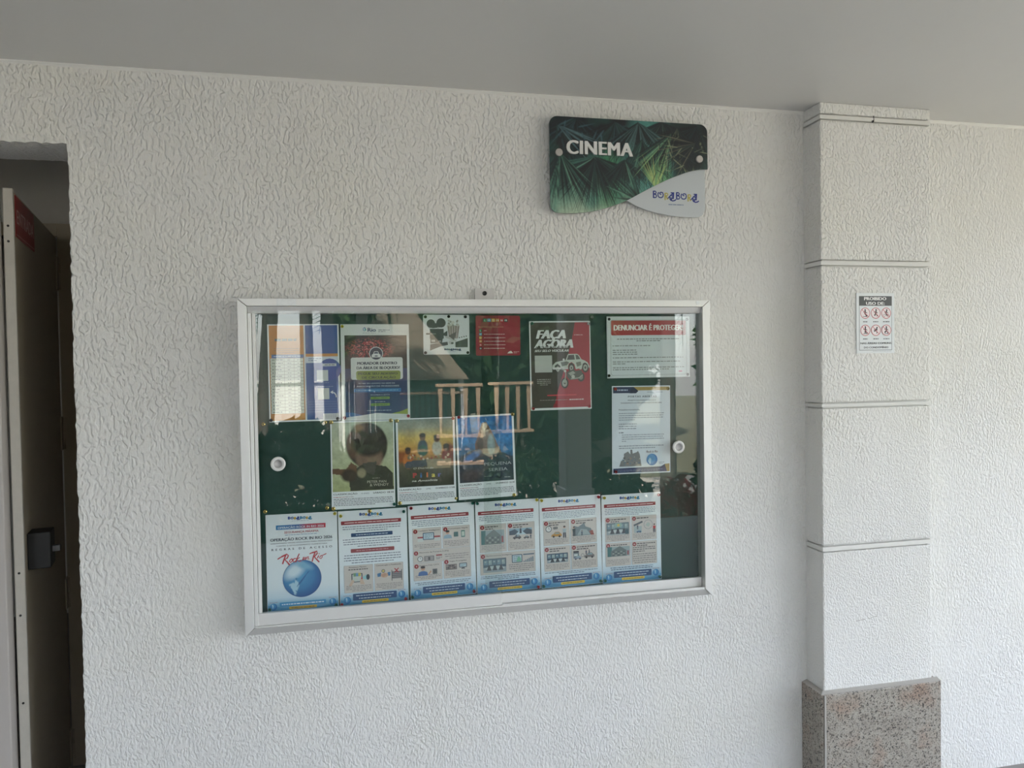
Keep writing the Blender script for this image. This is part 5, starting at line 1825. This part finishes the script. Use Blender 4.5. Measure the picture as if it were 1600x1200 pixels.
# ------------------------------------------------------------------ the garden in front of the porch (seen in the glass)
GZ = -0.62
M['soil'] = plain('planting_soil', (0.07, 0.055, 0.035), 0.9, noise=0.3, nscale=3)
M['lawn'] = plain('lawn', (0.105, 0.10, 0.062), 0.9, noise=0.35, nscale=4)
M['paving'] = plain('pale_paving', (0.42, 0.38, 0.33), 0.7, noise=0.12, nscale=2)
M['leaf'] = plain('leaf_green', (0.022, 0.050, 0.012), 0.8, noise=0.35, nscale=2)
M['leaf_dark'] = plain('leaf_dark_green', (0.010, 0.024, 0.009), 0.8, noise=0.35, nscale=2)
M['frond'] = plain('palm_frond_green', (0.03, 0.06, 0.018), 0.6, noise=0.3, nscale=3)
M['bark'] = plain('palm_bark', (0.10, 0.085, 0.07), 0.8, noise=0.25, nscale=14, bump=0.01)
M['thatch'] = plain('thatch', (0.12, 0.095, 0.066), 0.9, noise=0.3, nscale=16, bump=0.02)
M['teal_wood'] = plain('teal_painted_boards', (0.06, 0.16, 0.14), 0.6, noise=0.15, nscale=6)
M['wood'] = plain('pale_wood', (0.36, 0.25, 0.165), 0.6, noise=0.15, nscale=10)
M['dark_wood'] = plain('dark_wood', (0.04, 0.045, 0.035), 0.6, noise=0.2, nscale=10)
M['white_render'] = plain('white_render', (0.72, 0.71, 0.68), 0.7, noise=0.04, nscale=3)
M['red_leaf'] = plain('red_leaf', (0.30, 0.04, 0.04), 0.5, noise=0.3, nscale=3)

for k_ in ('leaf', 'leaf_dark', 'frond', 'red_leaf'):
    M[k_].node_tree.nodes['Principled BSDF'].inputs['Specular IOR Level'].default_value = .1
mb = MB(); mb.box(-30, 30, -45, -4.6, GZ - .2, GZ)
mb.box(4.8, 30, -4.6, 6, GZ - .2, GZ)
tag(mb.build('ground', M['lawn']), 'garden lawn in front of the porch', kind='structure')
mb = MB(); mb.box(-3.2, 12, -10.6, -8.6, GZ, GZ + .03)
tag(mb.build('path', M['paving']), 'pale garden path in front of the hut', kind='structure')
mb = MB()
mb.box(-9.5, -3.6, -15, -4.6, GZ, 3.4)  # unseen block added beside the garden to shut out light from the left
tag(mb.build('light_block_garden', M['white_render']), 'added white block out of view that cuts light from the left', kind='structure')
for cx_ in (-2.6, 1.97):
    mb = MB(); mb.box(cx_ - .125, cx_ + .125, -4.42, -4.17, FL, CEIL)
    mb.box(cx_ - .145, cx_ + .145, -4.44, -4.15, FL, FL + .42)
    o = mb.build('porch_column', M['white_render'], bevel=.004)
    tag(o, 'square white column at the porch edge', kind='structure')


def leaf_cloud(cx, cy, cz, rx, ry, rz, n, size, seed, mbx=None):
    r = random.Random(seed)
    mbx = mbx or MB()
    for _ in range(n):
        while True:
            a, b, c_ = r.uniform(-1, 1), r.uniform(-1, 1), r.uniform(-1, 1)
            d = a * a + b * b + c_ * c_
            if .25 < d < 1: break
        p0 = Vector((cx + a * rx, cy + b * ry, cz + c_ * rz))
        u_ = Vector((r.gauss(0, 1), r.gauss(0, 1), r.gauss(0, 1))).normalized()
        w_ = u_.cross(Vector((r.gauss(0, 1), r.gauss(0, 1), r.gauss(0, 1)))).normalized()
        s_ = size * r.uniform(.6, 1.3)
        mbx.add([p0 - u_ * s_, p0 + w_ * s_ * .42, p0 + u_ * s_, p0 - w_ * s_ * .42], [(0, 1, 2, 3)])
    return mbx


def make_frond(L_=2.3, droop=1.5, seed=0):
    r = random.Random(seed)
    mbx = MB()
    pts = []
    n = 14
    for i in range(n + 1):
        t = i / n
        pts.append(Vector((L_ * (t - .18 * t * t), 0, .55 * t - droop * t * t)))
    mbx.tube(pts, [.022 * (1 - .8 * i / n) for i in range(n + 1)], 5)
    for i in range(2, 4 * n):
        t = i / (4 * n)
        p0 = Vector((L_ * (t - .18 * t * t), 0, .55 * t - droop * t * t))
        l_ = .62 * math.sin(math.pi * (.12 + .85 * t)) + .08
        for sd in (-1, 1):
            d = Vector((.55, sd * .8, -.45 - .3 * r.random())).normalized()
            q_ = p0 + d * l_
            e_ = Vector((.022, 0, .004))
            mbx.add([p0 - e_, p0 + e_, q_], [(0, 1, 2)])
    return mbx.mesh('frond')


FR = [make_frond(2.3, 1.7, 1), make_frond(2.1, 2.3, 2), make_frond(2.4, 1.0, 3)]
for fm in FR: fm.materials.append(M['frond'])


def palm(x, y, lean, h, r0, label, nf=16, seed=0):
    r = random.Random(seed)
    root = empty('palm_tree', (x, y, GZ))
    tag(root, label, 'palm tree', 'palms in the garden')
    mbx = MB()
    n = 34
    pts, rad = [], []
    for i in range(n + 1):
        t = i / n
        pts.append((lean * t * t, 0, h * t)); rad.append(r0 * (1.25 - .35 * t) * (1 + .06 * (i % 2)))
    mbx.tube(pts, rad, 12)
    mbx.build('trunk', M['bark'], root)
    for k in range(nf):
        o = bpy.data.objects.new('frond', FR[k % 3]); COL.objects.link(o)
        o.parent = root
        o.location = (lean, 0, h - .02)
        o.rotation_euler = (0, r.uniform(-.5, .25), k * 2.399 + r.uniform(-.2, .2))
        s_ = r.uniform(.85, 1.1)
        o.scale = (s_, s_, s_)
    return root


palm(-1.35, -8.2, .25, 4.3, .10, 'leaning dark palm in front of the white garden wall', seed=1)
palm(-.92, -10.5, .0, 5.0, .10, 'far slender palm beside the white garden wall', seed=2)
palm(-.44, -8.6, -.1, 4.2, .085, 'slender palm with low drooping fronds near the garden path', seed=3)
palm(-.02, -8.0, .08, 4.6, .075, 'pale-trunked palm beside the picket fence', seed=4)
palm(3.78, -6.2, .05, 4.4, .085, 'sunlit palm standing alone beyond the porch column', seed=5)

mb = MB(); mb.box(-3.2, .55, -16.3, -16.0, GZ, 1.28); mb.box(-3.2, .55, -16.35, -15.95, 1.28, 1.34)
tag(mb.build('wall_garden', M['white_render']), 'low white garden wall in the sun', kind='structure')

# hut
hut = empty('thatched_hut', (.9, -13.2, GZ)); tag(hut, 'thatched garden hut with teal board walls behind the fence', 'hut')
mb = MB()
E_ = 1.42 - GZ; AP = 3.3 - GZ
ring0 = [(-1.5, 1.3), (1.15, 1.3), (1.15, -1.3), (-1.5, -1.3)]
for lay_ in range(6):
    t0, t1 = lay_ / 6, (lay_ + 1.25) / 6
    def ringat(t, dz): return [(x * (1 - t) + (-.15) * t * (1 if abs(x) < 9 else 1), y_ * (1 - t), E_ + (AP - E_) * t + dz) for x, y_ in ring0]
    a_ = ringat(t0, 0); b_ = ringat(min(1, t1), -.02)
    a2 = [(x * 1.03, y_ * 1.03, z - .07) for x, y_, z in a_]
    mb.add(a2 + a_ + b_, [(i, (i + 1) % 4, 4 + (i + 1) % 4, 4 + i) for i in range(4)] + [(4 + i, 4 + (i + 1) % 4, 8 + (i + 1) % 4, 8 + i) for i in range(4)])
mb.build('thatched_roof', M['thatch'], hut)
for k in range(22):
    mb = MB(); x_ = -1.25 + k * .10; mb.box(x_, x_ + .092, .95, .99, 0, E_ - .02 + .12); mb.build('wall_board', M['teal_wood'], hut)
for x_ in (-1.35, 1.05):
    mb = MB(); mb.box(x_ - .05, x_ + .05, 1.12, 1.22, 0, E_ + .05); mb.build('post', M['white_render'], hut)

# picket fence
fen = empty('picket_fence', (1.0, -8.0, GZ)); tag(fen, 'dark picket fence with a pale top rail before the hut', 'fence')
for k in range(12):
    mb = MB(); x_ = -.45 + k * .082
    mb.prism_y([(x_ - .016, 0), (x_ + .016, 0), (x_ + .016, 1.86), (x_, 1.90), (x_ - .016, 1.86)], -.012, .012); mb.build('picket', M['dark_wood'], fen)
for z_ in (1.0, 1.82):
    mb = MB(); mb.box(-.48, .50, -.035, -.013, z_, z_ + .035); mb.box(-.48, .50, .013, .03, z_, z_ + .03); mb.build('rail', M['wood'], fen)

# two slatted wooden easel chairs in the sun
def easel_chair(x, y, rz, label):
    root = empty('garden_chair', (x, y, GZ), (0, 0, rz)); tag(root, label, 'chair', 'tall wooden chairs by the path')
    for i, (xa, xb) in enumerate(((-.30, -.08), (.30, .08), (-.12, .12))):
        mbx = MB(); mbx.tube([(xa, 0, 0), (xb, .05, 1.72)], .026, 6, smooth=False); mbx.build('leg', M['dark_wood'], root)
    for z_ in (.95, 1.30, 1.95):
        mbx = MB(); mbx.box(-.30, .30, -.08, .10, z_, z_ + .035); mbx.build('slat', M['wood'], root)
    for k in range(4):
        mbx = MB(); x_ = -.24 + k * .16
        mbx.prism_y([(x_ - .03, 1.98), (x_ + .03, 1.98), (x_ + .012 , 1.33), (x_ - .012, 1.33)], .06, .085); mbx.build('back_slat', M['wood'], root)


easel_chair(1.22, -6.9, .15, 'tall slatted wooden garden chair nearest the picket fence')
easel_chair(1.98, -7.3, -.2, 'tall slatted wooden garden chair beside the porch column view')

# planting
def shrub(x, y, rx, rz, n, mat, label, seed):
    root = empty('shrub', (x, y, GZ)); tag(root, label, 'shrub', 'shrubs along the porch')
    mbx = leaf_cloud(0, 0, rz, rx, rx * .7, rz, n, .09, seed)
    mbx.build('foliage', mat, root)
    mbx = MB()
    for k in range(5):
        a_ = k * 1.26
        mbx.tube([(0, 0, 0), (.2 * rx * math.cos(a_), .2 * rx * math.sin(a_), rz * .7), (.6 * rx * math.cos(a_), .5 * rx * math.sin(a_), rz * 1.3)], [.02, .014, .006], 5)
    mbx.build('stem', M['bark'], root)


sp = [(-2.4, .85), (-1.5, .82), (-.65, .86), (.2, .74), (1.05, .52), (1.9, .6), (2.75, .55), (4.75, .62), (5.6, .6)]
names_ = ['beside the added white block', 'second from the added white block', 'below the slender palm', 'below the pale-trunked palm', 'in front of the picket fence', 'behind the porch column', 'between the porch column and the sunlit palm', 'just past the sunlit palm', 'farthest along the porch']
for k, ((x_, z_), w_) in enumerate(zip(sp, names_)):
    shrub(x_, -5.6 - .75 * (k % 2), .55, z_, 1700 if k < 4 else 1000, M['leaf_dark'] if k % 4 else M['leaf'], 'leafy garden shrub ' + w_, 50 + k)
shrub(2.3, -5.0, .3, .42, 260, M['red_leaf'], 'red-leaved garden plant at the porch edge', 90)
shrub(3.4, -5.0, .3, .5, 260, M['red_leaf'], 'second red-leaved garden plant near the sunlit palm', 91)


def tree(x, y, h, r, n, label, seed):
    root = empty('tree', (x, y, GZ)); tag(root, label, 'tree', 'trees behind the garden')
    mbx = leaf_cloud(0, 0, h * .52, r, r, h * .5, n, .24, seed)
    mbx.build('foliage', M['leaf_dark'] if seed % 2 else M['leaf'], root)
    mbx = MB(); mbx.tube([(0, 0, 0), (.1, 0, h * .4), (0, .1, h * .75)], [.22, .17, .08], 9); mbx.build('trunk', M['bark'], root)


for k, (x_, y_, h_, r_, w_) in enumerate(((1.3, -17.5, 5.6, 2.2, 'right behind the thatched hut'), (4.3, -13.5, 5.0, 2.2, 'next to the thatched hut'), (9.4, -12, 4.6, 2.1, 'third from the hut'),
                                          (6.4, -18.5, 6.0, 2.7, 'in the second row behind the hut'), (14.6, -17.5, 5.4, 2.7, 'at the far end of the second row'))):
    tree(x_, y_, h_, r_, 5200, 'broad leafy tree ' + w_, 200 + k)
